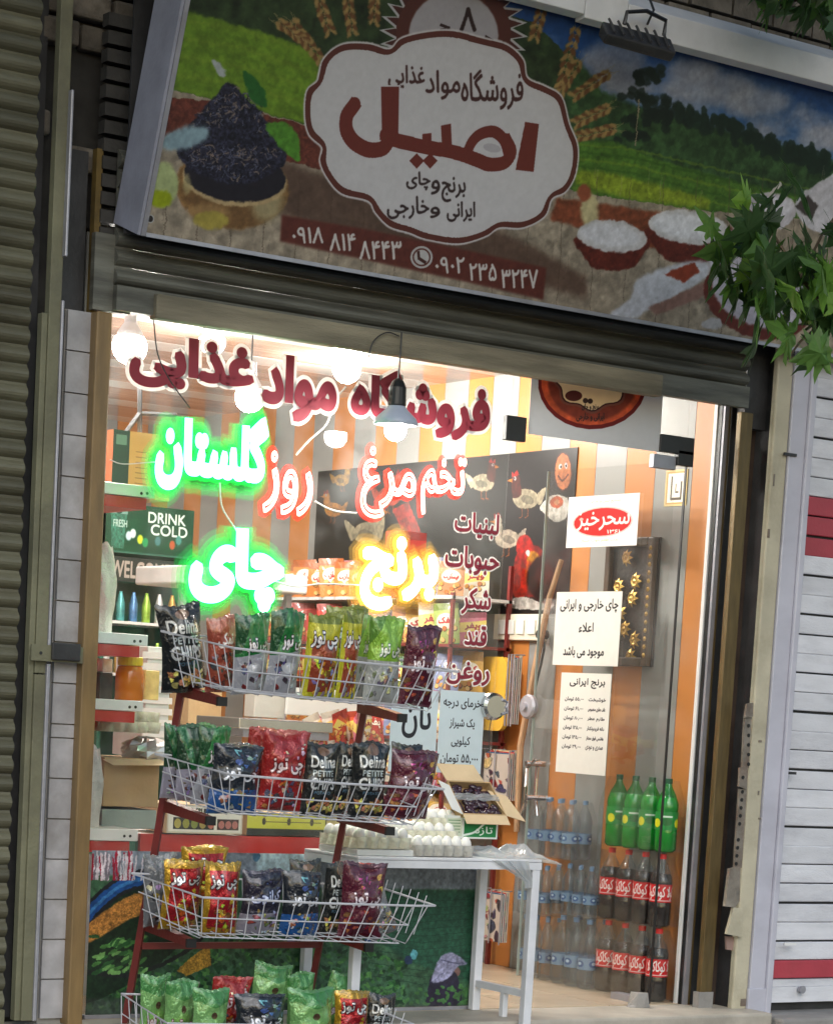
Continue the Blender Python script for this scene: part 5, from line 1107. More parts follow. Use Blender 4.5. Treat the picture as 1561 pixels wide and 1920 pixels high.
pk_cols = [(.55, .09, .03), (.6, .2, .04), (.5, .04, .03), (.6, .36, .06), (.35, .45, .12), (.7, .2, .3), (.5, .25, .12), (.75, .7, .6), (.15, .3, .16), (.55, .12, .1), (.25, .3, .5)]
def packprint(i, col):
    c = Cv(64, 76, tuple(int(255*v**.4545) for v in col)); r = np.random.RandomState(i*7+3); dk = tuple(int(200*v**.6) for v in col)
    c.poly([(0, 0), (64, 0), (64, 8+r.rand()*10), (0, 14)], dk); k = r.randint(3)
    if k == 0: c.ell(32, 34, 24, 15, (236, 226, 210)); c.text(('بیسکویت', 'کیک', 'پفک')[r.randint(3)], 14, 26, 50, 42, (170, 30, 30), bold=1)
    elif k == 1: c.poly([(0, 24), (64, 18), (64, 40), (0, 46)], (240, 220, 120)); c.text(('شیرین', 'ویفر')[r.randint(2)], 12, 24, 52, 40, (150, 30, 40), bold=1)
    else: c.text('پفک', 10, 16, 54, 42, (245, 236, 220), bold=1, out=2, ocol=dk)
    for q in range(9):
        x, y = 6+r.rand()*52, 46+r.rand()*24; c.ell(x+1, y+1, 6, 5, (70, 36, 20)); c.ell(x, y, 5.5, 4.5, [(206, 150, 70), (190, 110, 50), (225, 190, 120)][q % 3])
    return c.mat('packet_%d' % i, .35, coat=.2, bump=.3, bsc=25)
PKM = [packprint(i, c) for i, c in enumerate(pk_cols)]
def pillow(w_, h, t_, m, nm='packet'):
    def f(sd): return lambda u, v: ((u-.5)*w_, sd*t_*(math.sin(math.pi*u)*math.sin(math.pi*v)+1e-9)**.5, v*h)
    return G().grid(f(-1), 4, 4).grid(f(1), 4, 4, flip=True).mesh(nm, [m], True)
PK = [pillow(.13, .15, .02, m) for m in PKM]
for i in range(16):
    o = obj('packet', PK[(0, 7, 2, 7, 5)[i % 5]], None); p = U(622+(i % 8)*11, 1385+(i//8)*8, Y=1.3); o.location = (p[0], 1.3+(i//8)*.1, p[2]-.02); o.rotation_euler = (random.uniform(-.5, .5), random.uniform(-.4, .4), random.random()); tag(o, 'small %s packet in the %s row heaped behind the first basket' % (('brick red', 'white', 'dark red', 'pale cream', 'pink')[i % 5], 'rear' if i > 7 else 'front'), 'packet', 'heaped packets behind the rack')
# bright freezer top
fz = thing('white_counter', 'long white counter slab on thin legs under the lower green neon word', 'counter', tuple(U(450, 1300, Y=2.2)))
a, b = U(338, 1170, Y=2.2), U(640, 1128, Y=2.2)
bevel(obj('lid', G().box(a[0], 2.2, b[2]+.02, b[0]-.2, 2.7, b[2]+.11), M_white, fz), .01)
for x in (a[0]+.05, b[0]-.26): obj('stand_leg', G().box(x, 2.3, .0, x+.03, 2.33, b[2]+.018), M_alu, fz)
# snack shelf along the right wall
ss = thing('snack_shelf', 'tall rack of orange and red snack packets against the striped wall', 'shelf', (2.6, 2.1, 0))
for k, z in enumerate((.62, .85, 1.08, 1.31, 1.54, 1.77)): obj('shelf_board', G().box(2.56, 1.45, z, 2.93, 3.25, z+.015), M_redm if k < 5 else M_white, ss)
for y in (1.45, 2.35, 3.23): obj('upright', G().box(2.90, y, .0, 2.92, y+.02, 1.95), M_redm, ss); obj('upright', G().box(2.57, y, .0, 2.585, y+.02, 1.80), M_redm, ss)
n_ = 0; COLN = ['nearest', 'second', 'third', 'fourth', 'fifth', 'sixth', 'seventh', 'eighth', 'ninth', 'tenth', 'eleventh', 'twelfth', 'farthest']
for k, z in enumerate((.637, .867, 1.097, 1.327, 1.557, 1.787)):
    for j in range(13):
        y = 1.52+j*.135; base = (0, 1, 2) if y > 2.3 else (3, 4, 5, 6, 7, 8, 10)
        for q in range(2 if k > 1 else 1):
            o = obj('packet', PK[base[(j*3+k*2+q) % len(base)]], None); o.location = (2.60+q*.15, y, z); o.scale = (1, 1, random.uniform(1.05, 1.35)); o.rotation_euler = (random.uniform(-.2, .1), random.uniform(-.1, .1), -R(40)+random.uniform(-.3, .3)); n_ += 1
            bi = base[(j*3+k*2+q) % len(base)]; tag(o, '%s snack packet, %s column, %s board of the wall rack' % (('brick red', 'orange', 'dark red', 'golden', 'olive', 'pink', 'brown', 'cream', 'dark green', 'maroon', 'blue')[bi], COLN[j]+(' rear' if q else ''), ('lowest', 'second', 'third', 'fourth', 'fifth', 'topmost')[k]), 'packet', 'snack packets on the wall rack')
def fred(d): d.poly([(.1, .55), (.9, .55), (.9, .95), (.1, .95)], (236, 226, 214)); [d.poly([(.1+k*.1, .56), (.15+k*.1, .48), (.2+k*.1, .56)], (236, 226, 214)) for k in range(8)]; d.poly([(0, 0), (1, 0), (1, .12), (0, .12)], (150, 20, 16))
printed_box('red_display_box', 742, 1000, 800, 1120, 1.75, .12, fred, 'tall red display box with a white band above the snack packets', 'display box', side=M_redb, bg=(196, 36, 26))
# yellow board, magazine racks
def rbox(nm, x0, y0, x1, y1, X, th, m, lab, cat, r=.05):
    a, b = U(x0, y1, X=X), U(x1, y0, X=X); ya, yb, z0, z1 = b[1], a[1], a[2], b[2]; pts = []
    for cy, cz, s0 in ((yb-r, z1-r, 0), (ya+r, z1-r, 1), (ya+r, z0+r, 2), (yb-r, z0+r, 3)):
        for k in range(5): an = math.pi/2*(s0+k/4); pts.append((cy+r*math.cos(an), cz+r*math.sin(an)))
    return tag(obj(nm, G().prism(pts, lambda q, x: (x, q[0], q[1]), X, X+th), m), lab, cat)
rbox('yellow_tray', 893, 1232, 951, 1368, 2.84, .025, mat('yellow_plastic', (.80, .48, .06), .4, var=.06), 'rounded yellow tray hung up behind the round lock disc', 'tray')
for nm, (x0, y0, x1, y1), Xr, lab in (('magazine_rack', (955, 1228, 974, 1362), 2.84, 'upper magazine holder with pale covers beside the yellow tray'), ('magazine_rack', (905, 1408, 965, 1500), 2.82, 'middle magazine holder with picture covers right of the date carton'), ('magazine_rack', (905, 1672, 950, 1765), 2.80, 'lowest magazine holder with blue covers behind the table legs')):
    a, b = U(x0, y1, X=Xr), U(x1, y0, X=Xr); t = thing(nm, lab, 'magazine rack', (Xr, (a[1]+b[1])/2, a[2]), 'magazine holders on the wall')
    for y in (a[1], (a[1]+b[1])/2, b[1]): obj('holder_wire', G().tube([(Xr-.03, y, a[2]), (Xr-.03, y, b[2]), (Xr+.03, y, b[2])], .004, 5), M_alu, t)
    for k in range(4):
        c = Cv(60, 80, [(190, 180, 170), (40, 90, 130), (180, 60, 50), (210, 190, 150)][k]); [chip(c, rng, rng.rand()*60, rng.rand()*80, 5+rng.rand()*10, [(70, 50, 60), (150, 70, 50), (60, 70, 90), (170, 150, 120), (110, 40, 40)][_ % 5]) for _ in range(16)]
        d0 = .012*k; g = G().quad((Xr-.02+d0, a[1]-.02, a[2]+.01), (Xr-.02+d0, b[1]+.01, a[2]+.01), (Xr-.02+d0, b[1]+.01, b[2]-.02+k*.006), (Xr-.02+d0, a[1]-.02, b[2]-.02+k*.006)); g.box(Xr-.0195+d0, a[1]-.02, a[2]+.01, Xr-.012+d0, b[1]+.01, b[2]-.02+k*.006, 1)
        obj('magazine', g, [c.mat('cover_%d' % k, .4), M_paper], t)
obj_c = cable('two thin strings hanging from the lock disc', [(921, 1345, -.03), (916, 1380, -.03), (918, 1420, -.03)], r=.002, m=M_dark)

# ================= white table in front of the window =================
tb = thing('white_table', 'white steel table with a low stretcher standing on the threshold', 'table', (1.36, -.21, 0))
TX0, TX1, TY0, TY1, TZ = .925, 1.80, -.42, -.018, .662
bevel(obj('tabletop', G().box(TX0, TY0, TZ-.012, TX1, TY1, TZ), M_whitemet, tb), .003)
for (x0, x1, y0, y1) in ((TX0, TX1, TY0+.001, TY0+.028), (TX0, TX1, TY1-.028, TY1-.001), (TX0+.001, TX0+.028, TY0+.029, TY1-.029), (TX1-.028, TX1-.001, TY0+.029, TY1-.029)): obj('rail', G().box(x0, y0, TZ-.042, x1, y1, TZ-.013), M_whitemet, tb)
for x, y, z0 in ((TX0+.002, TY0+.002, -.149), (TX1-.042, TY0+.002, -.149), (TX0+.002, TY1-.04, .001), (TX1-.042, TY1-.04, .001)): bevel(obj('leg', G().box(x, y, z0, x+.038, y+.034, TZ-.043), M_whitemet, tb), .003)
obj('stretcher', G().box(TX1-.036, TY0+.037, .10, TX1-.008, TY1-.042, .128), M_whitemet, tb); obj('stretcher_foot', G().box(TX1-.034, TY0+.16, .001, TX1-.010, TY0+.185, .099), M_whitemet, tb)
# egg trays on the table
zt = TZ+.001
tag(bevel(obj('paper_stack', G().box(.94, -.385, zt, 1.20, -.1, zt+.024), M_paper), .004), 'low white stack of folded paper under the left egg tray', 'paper stack')
egg_tray('pale pulp egg tray at the left front of the white table', .945, -.37, zt+.025, .25, .27, 5, 5, M_pulp2)
eggs(.945, -.37, zt+.03, .25, .27, 5, 5, 'white egg in the pale left stack on the white table', 'eggs in the left stack')
egg_tray('grey pulp egg tray right of the pale stack on the white table', 1.21, -.38, zt, .28, .28, 6, 5, M_pulp)
eggs(1.21, -.38, zt+.002, .28, .28, 6, 5, 'white egg in the lower grey tray on the white table', 'eggs in the lower grey tray')
egg_tray('upper egg tray resting on the eggs of the grey one', 1.235, -.27, zt+.05, .25, .22, 5, 4, M_pulp2)
eggs(1.235, -.27, zt+.05, .25, .22, 5, 4, 'white egg in the upper tray on the white table', 'eggs in the upper tray')
egg_tray('small pale egg tray on top, beneath the dates notice', 1.39, -.22, zt+.10, .12, .14, 3, 3, M_pulp2)
eggs(1.39, -.22, zt+.10, .12, .14, 3, 3, 'white egg in the topmost small tray beneath the dates notice', 'eggs in the topmost tray')
# green and white carton, date carton
def fgw(d):
    d.poly([(0, .1), (.3, .1), (.3, .9), (0, .9)], (206, 214, 190)); [d.line([(.03, .2+k*.13), (.26, .2+k*.13)], 3, (70, 120, 70)) for k in range(5)]; d.poly([(.34, .08), (.97, .08), (.97, .92), (.34, .92)], (36, 130, 70)); d.line([(.34, .85), (.55, .7), (.75, .3), (.97, .15)], 9, (230, 240, 230), curve=1); d.text('تازه', .55, .45, .9, .85, (230, 240, 230), bold=1)
printed_box('green_white_carton', 836, 1532, 934, 1572, -.24, .2, fgw, 'green and white carton lying under the date carton', 'carton', side=M_paper, bg=(226, 230, 222))
a = U(872, 1530, Y=-.30); b = U(932, 1462, Y=-.30)
db = thing('date_carton', 'open brown carton of dark dates propped up on the table', 'carton', tuple(a))
# tilted tray-like box: local frame facing the street and upward
e1 = np.array([.20, -.02, .0]); e2 = np.array([-.02, .10, .13]); nn = np.cross(e1, e2); nn /= np.linalg.norm(nn); nn = nn if nn[1] < 0 else -nn
o_ = U(868, 1527, Y=-.26)
def hex_(o, e1, e2, d, m, nm, par):
    v = [o, o+e1, o+e1+e2, o+e2]; v = v+[x-nn*d for x in v]; return obj(nm, G().add(v, [(0, 1, 2, 3), (7, 6, 5, 4), (0, 4, 5, 1), (1, 5, 6, 2), (2, 6, 7, 3), (3, 7, 4, 0)]), m, par)
hex_(o_-nn*.045, e1, e2, .006, M_card, 'carton_bottom', db)
for oo, f1, f2 in ((o_, e1, e2*.035), (o_+e2*.965, e1, e2*.035), (o_, e1*.02, e2), (o_+e1*.98, e1*.02, e2)): hex_(oo, f1, f2, .05, M_card, 'carton_wall', db)
hex_(o_+e2*1.0, e1*.95+np.array([-.02, 0, 0]), np.array([-.03, .04, .065]), .003, M_cardin, 'flap', db)
hex_(o_+e1, np.array([.075, -.03, -.02]), e2*.9+np.array([-.02, 0, -.02]), .003, M_cardin, 'flap', db)
hex_(o_-np.array([.055, 0, -.02])*1, np.array([.055, .0, -.02]), e2*.85, .003, M_paper, 'flap', db)
hex_(o_+np.array([0, -.03, -.035]), e1, np.array([0, .03, .035]), .003, M_cardin, 'flap', db)
dm = mat('dark_date', (.045, .02, .035), .15, var=.5, sc=20, bump=.2, coat=.5); dg = G()
for k in range(60):
    c = o_+e1*(.06+.88*random.random())+e2*(.06+.88*random.random())-nn*(.02+.01*random.random()); r_ = .013; an = random.random()*3
    t1 = e1/np.linalg.norm(e1)*math.cos(an)+e2/np.linalg.norm(e2)*math.sin(an); t2 = np.cross(nn, t1); ring = []
    for i in range(5):
        for j in range(6): th_ = math.pi*i/4; ph_ = j*math.pi/3; ring.append(c+t1*.02*math.cos(th_)+(t2*math.cos(ph_)+nn*math.sin(ph_))*r_*math.sin(th_))
    dg.add(ring, [(i*6+j, i*6+(j+1) % 6, (i+1)*6+(j+1) % 6, (i+1)*6+j) for i in range(4) for j in range(6)])
do = obj('date', dg, dm, smooth=True); tag(do, 'glossy dark dates heaped in the open carton', 'dates'); do['kind'] = 'stuff'
def fwr(u, v):
    p = o_+e1*u+e2*(.42+.2*v)+nn*(.002+.006*math.sin(17*u+5*v)*math.sin(9*v+3*u)); return tuple(p)
obj('film_strip', G().grid(fwr, 14, 5), M_film, db)
# crumpled clear bag over the table corner
def bagf(u, v):
    x = 1.56+u*.34; y = -.43+v*.30; e = math.sin(math.pi*u)**.5*math.sin(math.pi*min(1, v+.001))**.5
    z = TZ+.004+.05*e*(.6+.4*math.sin(13*u+7*v)*math.sin(11*v))+.012*math.sin(31*u+9*v)*math.sin(23*v+4*u)*e
    if x > TX1: z -= (x-TX1)*.25
    return (x, y, max(z, TZ+.003) if x <= TX1 else z)
cb = thing('clear_plastic_bag', 'crumpled clear plastic bag spread over the right corner of the table', 'plastic bag', (1.7, -.3, TZ))
obj('bag_sheet', G().grid(bagf, 34, 26), M_film, cb)
def drp(u, v):
    x = 1.60+.17*u; c = 1.745; k = max(.15, 1-v*1.1); return (c+(x-c-.06)*k+.01*math.sin(20*u), TY0-.006-.012*math.sin(9*u*3.1)*k-.006, TZ-.005-v*.11)
obj('bag_drape', G().grid(drp, 16, 8), M_film, cb)
# ================= snack rack =================
rk = thing('snack_rack', 'dark red steel rack with four white wire baskets in front of the window', 'snack rack', (.5, -.3, 0))
def bz(z): return -.18-(z-.15)*.235      # leg line leans towards the street
for X in (.115, .905):
    obj('leg', G().tube([(X-.012, bz(0), .001), (X, bz(.7), .7), (X+.004, bz(1.33), 1.33)], .017, 4), M_redm, rk)
SHX, SHY = -.064, -.115
BK = [(1.405, 1.378, -.80, -.45, .125, 1.035, .15), (.972, .948, -.76, -.37, .155, 1.03, .14), (.535, .508, -.66, -.27, .125, 1.09, .15), (.085, .055, -.62, -.20, .03, 1.05, .16)]
for k, (zL, zR, yf, yb, xl, xr, dp) in enumerate(BK):
    xo = (-.10, -.09, -.08, .03)[k]; ay = yf+.0; xl += SHX; xr += SHX; yf += SHY; yb += SHY
    zz = lambda x: zL+(zR-zL)*(x-xl)/(xr-xl); r_ = .0033
    g = G(); ul = .0045; rim = [(xl+xo, yb, zz(xl)+.05), (xl, yf, zL), ((xl+xr)/2, yf-.012, zz((xl+xr)/2)-.004), (xr-.05, yf, zR), (xr+.03, yf+.01, zR), (xr+.02, yb, zR+.035)]; g.tube(rim, ul, 6, closed=True); bsk = obj('basket_rim', g, M_wire, rk)
    g = G(); n = 15; fz_ = -dp
    low = lambda x, y: (x, y, zz(x)+fz_+(.03 if k < 3 else .02)*(y-yf)/(yb-yf))
    for i in range(n+1):
        f = i/n; xt = xl-.0+(xr-.01-xl)*f; xb = xl+.03+(xr-xl-.09)*f
        g.tube([(xt, yf, zz(xt)), (xb, yf+.05, zz(xb)+fz_+.012), (xb+.002, yf+.065, zz(xb)+fz_), low(xb, yb-.02), (xb, yb, zz(xb)+.045)], r_*.62, 4)
    for h, ins in ((-.5*dp, .025), (-.97*dp, .048)): g.tube([(xl+xo*(1+h/dp*.5)+.01, yb, zL+.05+h*.9), (xl+ins*.8, yf+ins, zL+h), (xr-.05-ins, yf+ins, zR+h), (xr+.01-ins, yb, zR+.03+h*.9)], r_*.8, 4)
    for f in (.25, .5, .75, 1): y = yf+.06+(yb-yf-.08)*f; g.tube([low(xl+.02, y), low(xr-.06, y)], r_*.6, 4)
    for y_ in (.14, .28, .42, .56, .70, .84):
        yy = yf+(yb-yf)*y_
        for xx, dx in ((xl+xo*y_, .03-xo*y_*.3), (xr+.02, -.05)): g.tube([(xx, yy, zz(xl)+.05*y_), (xx+dx, yy, zz(xl)+fz_+.01)], r_*.6, 4)
    obj('wire_grid', g, M_wire, bsk, local=True)
    for X in (.13, .89):
        zA = zz(X)-dp-.012; g = G(); y0 = bz(zA); g.add([(X-.017, y0, zA+.035), (X+.017, y0, zA+.035), (X+.017, yf+.20, zA-.006), (X-.017, yf+.20, zA-.006), (X-.017, y0, zA-.01), (X+.017, y0, zA-.01), (X+.017, yf+.20, zA-.034), (X-.017, yf+.20, zA-.034)], [(0, 1, 2, 3), (7, 6, 5, 4), (0, 4, 5, 1), (1, 5, 6, 2), (2, 6, 7, 3), (3, 7, 4, 0)]); obj('arm', g, M_redm, rk)
        obj('arm_cap', G().box(X-.019, yf+.188, zA-.036, X+.019, yf+.201, zA-.004), M_black, rk)
for z in (1.30, .30): obj('cross_bar', G().box(.12, bz(z)-.008, z-.012, .90, bz(z)+.008, z+.012), M_redm, rk)
# ---------------- snack bags ----------------
BW, BH = 150, 210
def bagprint(kind):
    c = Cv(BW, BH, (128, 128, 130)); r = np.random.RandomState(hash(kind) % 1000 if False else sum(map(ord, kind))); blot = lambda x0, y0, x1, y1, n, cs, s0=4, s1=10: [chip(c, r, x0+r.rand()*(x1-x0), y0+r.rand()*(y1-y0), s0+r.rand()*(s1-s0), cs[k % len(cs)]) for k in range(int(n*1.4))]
    lg = lambda x0, y0, x1, y1, f=(244, 240, 240), o=(30, 24, 30), t='چی توز': c.text(t, x0, y0, x1, y1, f, bold=2, out=4, ocol=o)
    if kind == 'black':
        c.a[:] = np.array((16, 20, 20))/255; c.ell(75, 20, 26, 14, (120, 90, 70)); c.text('Delina', 20, 34, 132, 66, (236, 236, 232), bold=2); c.text('PETITE', 30, 74, 122, 90, (190, 200, 200), bold=1); c.text('CHIPS', 22, 96, 130, 128, (220, 222, 220), bold=3); c.text('POTATO', 40, 134, 112, 142, (80, 110, 130), bold=1); blot(20, 158, 130, 192, 22, [(206, 174, 100), (180, 140, 70), (226, 200, 130)], 8, 16)
    elif kind == 'orange':
        c.a[:] = np.array((150, 62, 40))/255; c.poly([(0, 0), (150, 0), (150, 60), (0, 30)], (176, 96, 66)); c.text('نمکی', 40, 44, 120, 84, (236, 226, 220), bold=3); blot(10, 100, 140, 200, 26, [(90, 40, 34), (150, 140, 136), (60, 66, 66), (170, 90, 60)], 6, 16)
    elif kind == 'greensilver':
        c.a[:] = np.array((172, 174, 182))/255; c.poly([(0, 0), (150, 0), (150, 92), (0, 112)], (12, 110, 42)); c.poly([(0, 0), (60, 0), (20, 100), (0, 104)], (8, 74, 32)); lg(40, 60, 140, 98); blot(30, 120, 120, 190, 12, [(60, 50, 60), (110, 40, 40), (210, 212, 220), (90, 100, 130)], 5, 13); c.ell(75, 140, 30, 14, (206, 208, 214))
    elif kind == 'yellow':
        c.a[:] = np.array((196, 190, 30))/255; c.poly([(0, 0), (150, 0), (150, 22), (0, 22)], (120, 130, 20)); c.poly([(18, 60), (132, 60), (132, 190), (18, 190)], (150, 60, 24)); lg(14, 40, 136, 84); blot(20, 100, 130, 195, 26, [(196, 180, 40), (220, 206, 60), (150, 90, 30), (130, 130, 150)], 6, 15)
    elif kind == 'lime':
        c.a[:] = np.array((178, 182, 178))/255; c.poly([(0, 0), (150, 0), (150, 104), (0, 104)], (136, 186, 54)); c.poly([(0, 0), (70, 0), (10, 60), (0, 70)], (90, 140, 40)); lg(40, 62, 140, 96, (240, 244, 230), (50, 90, 40)); blot(20, 120, 130, 190, 14, [(120, 124, 126), (200, 196, 186), (150, 140, 90)], 6, 14)
    elif kind == 'maroon':
        c.a[:] = np.array((88, 14, 40))/255; blot(40, 14, 140, 80, 14, [(190, 60, 150), (120, 30, 80), (196, 170, 70), (90, 30, 60)], 5, 13); lg(26, 76, 134, 120, (236, 226, 232), (60, 10, 30)); blot(20, 128, 130, 200, 14, [(176, 110, 60), (130, 76, 46), (110, 20, 50)], 9, 15); c.poly([(0, 0), (150, 0), (150, 10), (0, 10)], (60, 10, 30))
    elif kind == 'navy':
        c.a[:] = np.array((20, 28, 40))/255; blot(60, 20, 140, 80, 10, [(80, 110, 160), (150, 170, 210), (40, 60, 90)], 6, 14); lg(24, 66, 134, 108, (232, 234, 240), (14, 16, 24)); c.poly([(0, 136), (150, 128), (150, 210), (0, 210)], (24, 84, 150)); blot(20, 130, 130, 196, 14, [(200, 160, 90), (160, 100, 60), (30, 60, 110), (210, 210, 200)], 6, 13)
    elif kind == 'red':
        c.a[:] = np.array((160, 24, 24))/255; blot(50, 20, 140, 70, 8, [(210, 60, 60), (225, 200, 200)], 5, 13); lg(22, 66, 134, 108, (244, 224, 224), (90, 10, 14)); blot(20, 120, 130, 196, 20, [(90, 96, 110), (190, 110, 50), (60, 60, 76), (200, 190, 190)], 6, 14)
    elif kind == 'gold':
        c.a[:] = np.array((190, 146, 30))/255; c.poly([(16, 22), (134, 22), (134, 180), (16, 180)], (176, 24, 34)); lg(18, 34, 132, 74); blot(34, 90, 120, 176, 20, [(220, 200, 50), (200, 120, 30), (236, 224, 90), (150, 70, 30)], 7, 14); blot(20, 176, 130, 200, 10, [(210, 120, 40), (170, 60, 30)], 5, 10)
    elif kind == 'green':
        c.a[:] = np.array((124, 178, 104))/255; c.poly([(0, 0), (150, 0), (150, 40), (75, 60), (0, 40)], (70, 140, 70)); c.ell(75, 86, 12, 12, (80, 60, 40)); c.ell(75, 150, 60, 50, (130, 186, 90), f=8); lg(20, 116, 134, 158, (240, 226, 226), (100, 40, 46)); c.poly([(0, 190), (150, 190), (150, 210), (0, 210)], (190, 200, 190))
    elif kind == 'purple':
        c.a[:] = np.array((30, 26, 48))/255; c.text('کرانچی', 24, 60, 132, 104, (210, 216, 240), bold=2, out=3, ocol=(40, 50, 110)); blot(60, 26, 140, 54, 5, [(50, 50, 90)], 5, 12); c.poly([(0, 140), (150, 128), (150, 210), (0, 210)], (140, 136, 150)); blot(20, 120, 130, 200, 16, [(90, 110, 60), (170, 130, 70), (130, 50, 60), (200, 200, 210)], 6, 13)
    elif kind == 'clear':
        c.a[:] = np.array((120, 122, 126))/255; blot(10, 60, 140, 190, 34, [(190, 160, 110), (160, 130, 84), (50, 50, 54), (200, 196, 190)], 7, 15)
    elif kind == 'darkgreen':
        c.a[:] = np.array((10, 58, 28))/255; c.poly([(0, 120), (150, 110), (150, 210), (0, 210)], (164, 160, 176)); blot(30, 120, 130, 200, 12, [(60, 56, 60), (190, 190, 206), (120, 90, 60)], 6, 13); c.poly([(0, 0), (50, 0), (90, 120), (60, 120)], (16, 96, 46))
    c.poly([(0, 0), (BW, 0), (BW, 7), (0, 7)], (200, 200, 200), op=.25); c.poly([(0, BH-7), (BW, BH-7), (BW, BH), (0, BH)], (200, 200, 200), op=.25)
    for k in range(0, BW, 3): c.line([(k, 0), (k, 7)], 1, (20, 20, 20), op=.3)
    return c
BAGM = {}
def bagmesh(kind, var):
    if (kind, var) in BAGM: return BAGM[kind, var]
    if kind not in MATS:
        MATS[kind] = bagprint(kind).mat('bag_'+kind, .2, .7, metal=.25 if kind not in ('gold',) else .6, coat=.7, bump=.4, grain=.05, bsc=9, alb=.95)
    r = np.random.RandomState(var*17+len(kind)); ph = r.rand(10)*6.28; lean = r.uniform(-.06, .06); nrm_ = 1
    def f(sd):
        def fn(u, v):
            e = (max(0, math.sin(math.pi*u))**.62)*(max(0, math.sin(math.pi*v))**.55); env = abs(2*v-1)**2
            x = (u-.5)*(1-.10*math.sin(math.pi*v)+.03*math.sin(5*v+ph[0])*math.sin(3.14*v))+lean*(v-.5)
            wr = .012*math.sin(u*31+v*17+ph[6]+3*math.sin(v*9+ph[7]))*e+.012*math.sin(v*37-u*12+ph[8]+2*math.sin(u*11))*e+.06*env*math.sin(u*24+ph[1]+3*v)*math.sin(math.pi*v)**.5+.035*math.sin(u*9+v*13+ph[2])*e+.03*math.sin(u*5-v*21+ph[3])*e
            y = sd*(.42*e)+wr+.10*(v-.2)**2*math.sin(ph[4])+(.10*env*math.sin(3.14*2*u+ph[5]))
            z = v+.022*math.sin(u*6.28+ph[6])*(v > .9)+.02*abs(u-.5)*2*(v-.5)*2*math.sin(ph[7])
            z += (.012 if (int(u*40) % 2) else 0)*(v > .99)
            return (x, y, z)
        return fn
    g = G().grid(f(-1), 26, 30, 0); g.grid(f(1), 10, 12, 1, flip=True)
    me = g.mesh('snack_bag', [MATS[kind], M_foil], True); BAGM[kind, var] = me; return me
_bi = [0]
def bag(kind, x0, y0, x1, y1, Y, lab, roll=0, lean=.12, yaw=0):
    a, b = U(x0, y1, Y=Y), U(x1, y0, Y=Y); w_, h = b[0]-a[0], b[2]-a[2]; _bi[0] += 1
    o = obj('snack_bag', bagmesh(kind, _bi[0] % 5), None); o.location = ((a[0]+b[0])/2, Y, a[2]); o.scale = (w_*1.06, min(.17, w_*.62), h*1.01); o.rotation_euler = (lean, roll, yaw)
    return tag(o, lab, 'snack bag', 'snack bags in the wire baskets')
YL = {0: .17, 1: .10, 2: .05}
Y1, Y2, Y3, Y4 = -.69, -.64, -.55, -.50
bag('black', 304, 1136, 392, 1296, Y1+.16, 'black chips bag leaning left at the left end of the top basket', roll=-.16)
bag('orange', 388, 1158, 450, 1296, Y1+.09, 'brownish orange bag beside the black one in the top basket', roll=-.12)
bag('greensilver', 436, 1156, 506, 1298, Y1+.04, 'green and silver bag, left one of two alike in the top basket', roll=-.08)
bag('greensilver', 494, 1146, 566, 1302, Y1-.01, 'green and silver bag, right one of two alike in the top basket', roll=-.04, yaw=.1)
bag('yellow', 562, 1156, 632, 1310, Y1-.02, 'yellow bag with a brown panel in the middle of the top basket')
bag('yellow', 622, 1154, 672, 1312, Y1+.0, 'narrower yellow and brown bag right of its twin in the top basket', yaw=.2)
bag('yellow', 600, 1140, 680, 1290, Y1+.13, 'yellow bag standing behind the front row of the top basket', yaw=-.1)
bag('lime', 660, 1158, 698, 1306, Y1+.08, 'lime green bag half hidden behind its neighbour in the top basket')
bag('lime', 680, 1162, 748, 1316, Y1-.01, 'lime green and silver bag in the right half of the top basket', yaw=-.1)
bag('maroon', 744, 1178, 814, 1322, Y1-.01, 'maroon and pink bag at the right end of the top basket', roll=.02)
bag('darkgreen', 300, 1360, 352, 1496, Y2+.19, 'dark green bag at the far left of the second basket', roll=-.03)
bag('darkgreen', 328, 1362, 388, 1500, Y2+.12, 'dark green bag with a pale foot, second in the second basket', roll=-.08)
bag('greensilver', 360, 1366, 424, 1506, Y2+.10, 'dark green topped bag behind the navy bag')
bag('navy', 386, 1398, 482, 1524, Y2-.01, 'navy and blue bag in the second basket', roll=.03)
bag('green', 350, 1358, 400, 1470, Y2+.16, 'bright green bag peeping over the dark green ones')
bag('red', 478, 1374, 568, 1520, Y2, 'red bag in the middle of the second basket', roll=.02)
bag('red', 450, 1366, 540, 1490, Y2+.14, 'plain red bag behind the front red one in the second basket')
bag('black', 560, 1396, 628, 1530, Y2-.01, 'black chips bag, left one of three in the second basket')
bag('black', 612, 1394, 662, 1526, Y2+.02, 'narrow black chips bag between two wider black ones', yaw=.4)
bag('black', 648, 1394, 722, 1532, Y2-.01, 'black chips bag next to the maroon one in the second basket')
bag('black', 722, 1396, 784, 1500, Y2+.12, 'black bag standing behind the maroon one in the second basket', roll=.05)
bag('maroon', 716, 1408, 808, 1534, Y2-.02, 'maroon bag with cookies at the right end of the second basket', roll=.06)
bag('clear', 268, 1602, 334, 1735, Y3+.20, 'silvery bag at the left end of the third basket', roll=-.1)
bag('gold', 330, 1588, 420, 1700, Y3+.14, 'gold edged bag standing behind the pair of gold ones')
bag('gold', 300, 1612, 378, 1742, Y3+.08, 'gold and red bag, left one of the front pair in the third basket', roll=-.04)
bag('gold', 374, 1616, 446, 1758, Y3-.02, 'gold and red bag, right one of the front pair in the third basket')
bag('purple', 444, 1630, 526, 1754, Y3, 'dark violet bag with white script in the third basket')
bag('navy', 522, 1634, 598, 1756, Y3-.01, 'dark blue bag right of the violet one in the third basket')
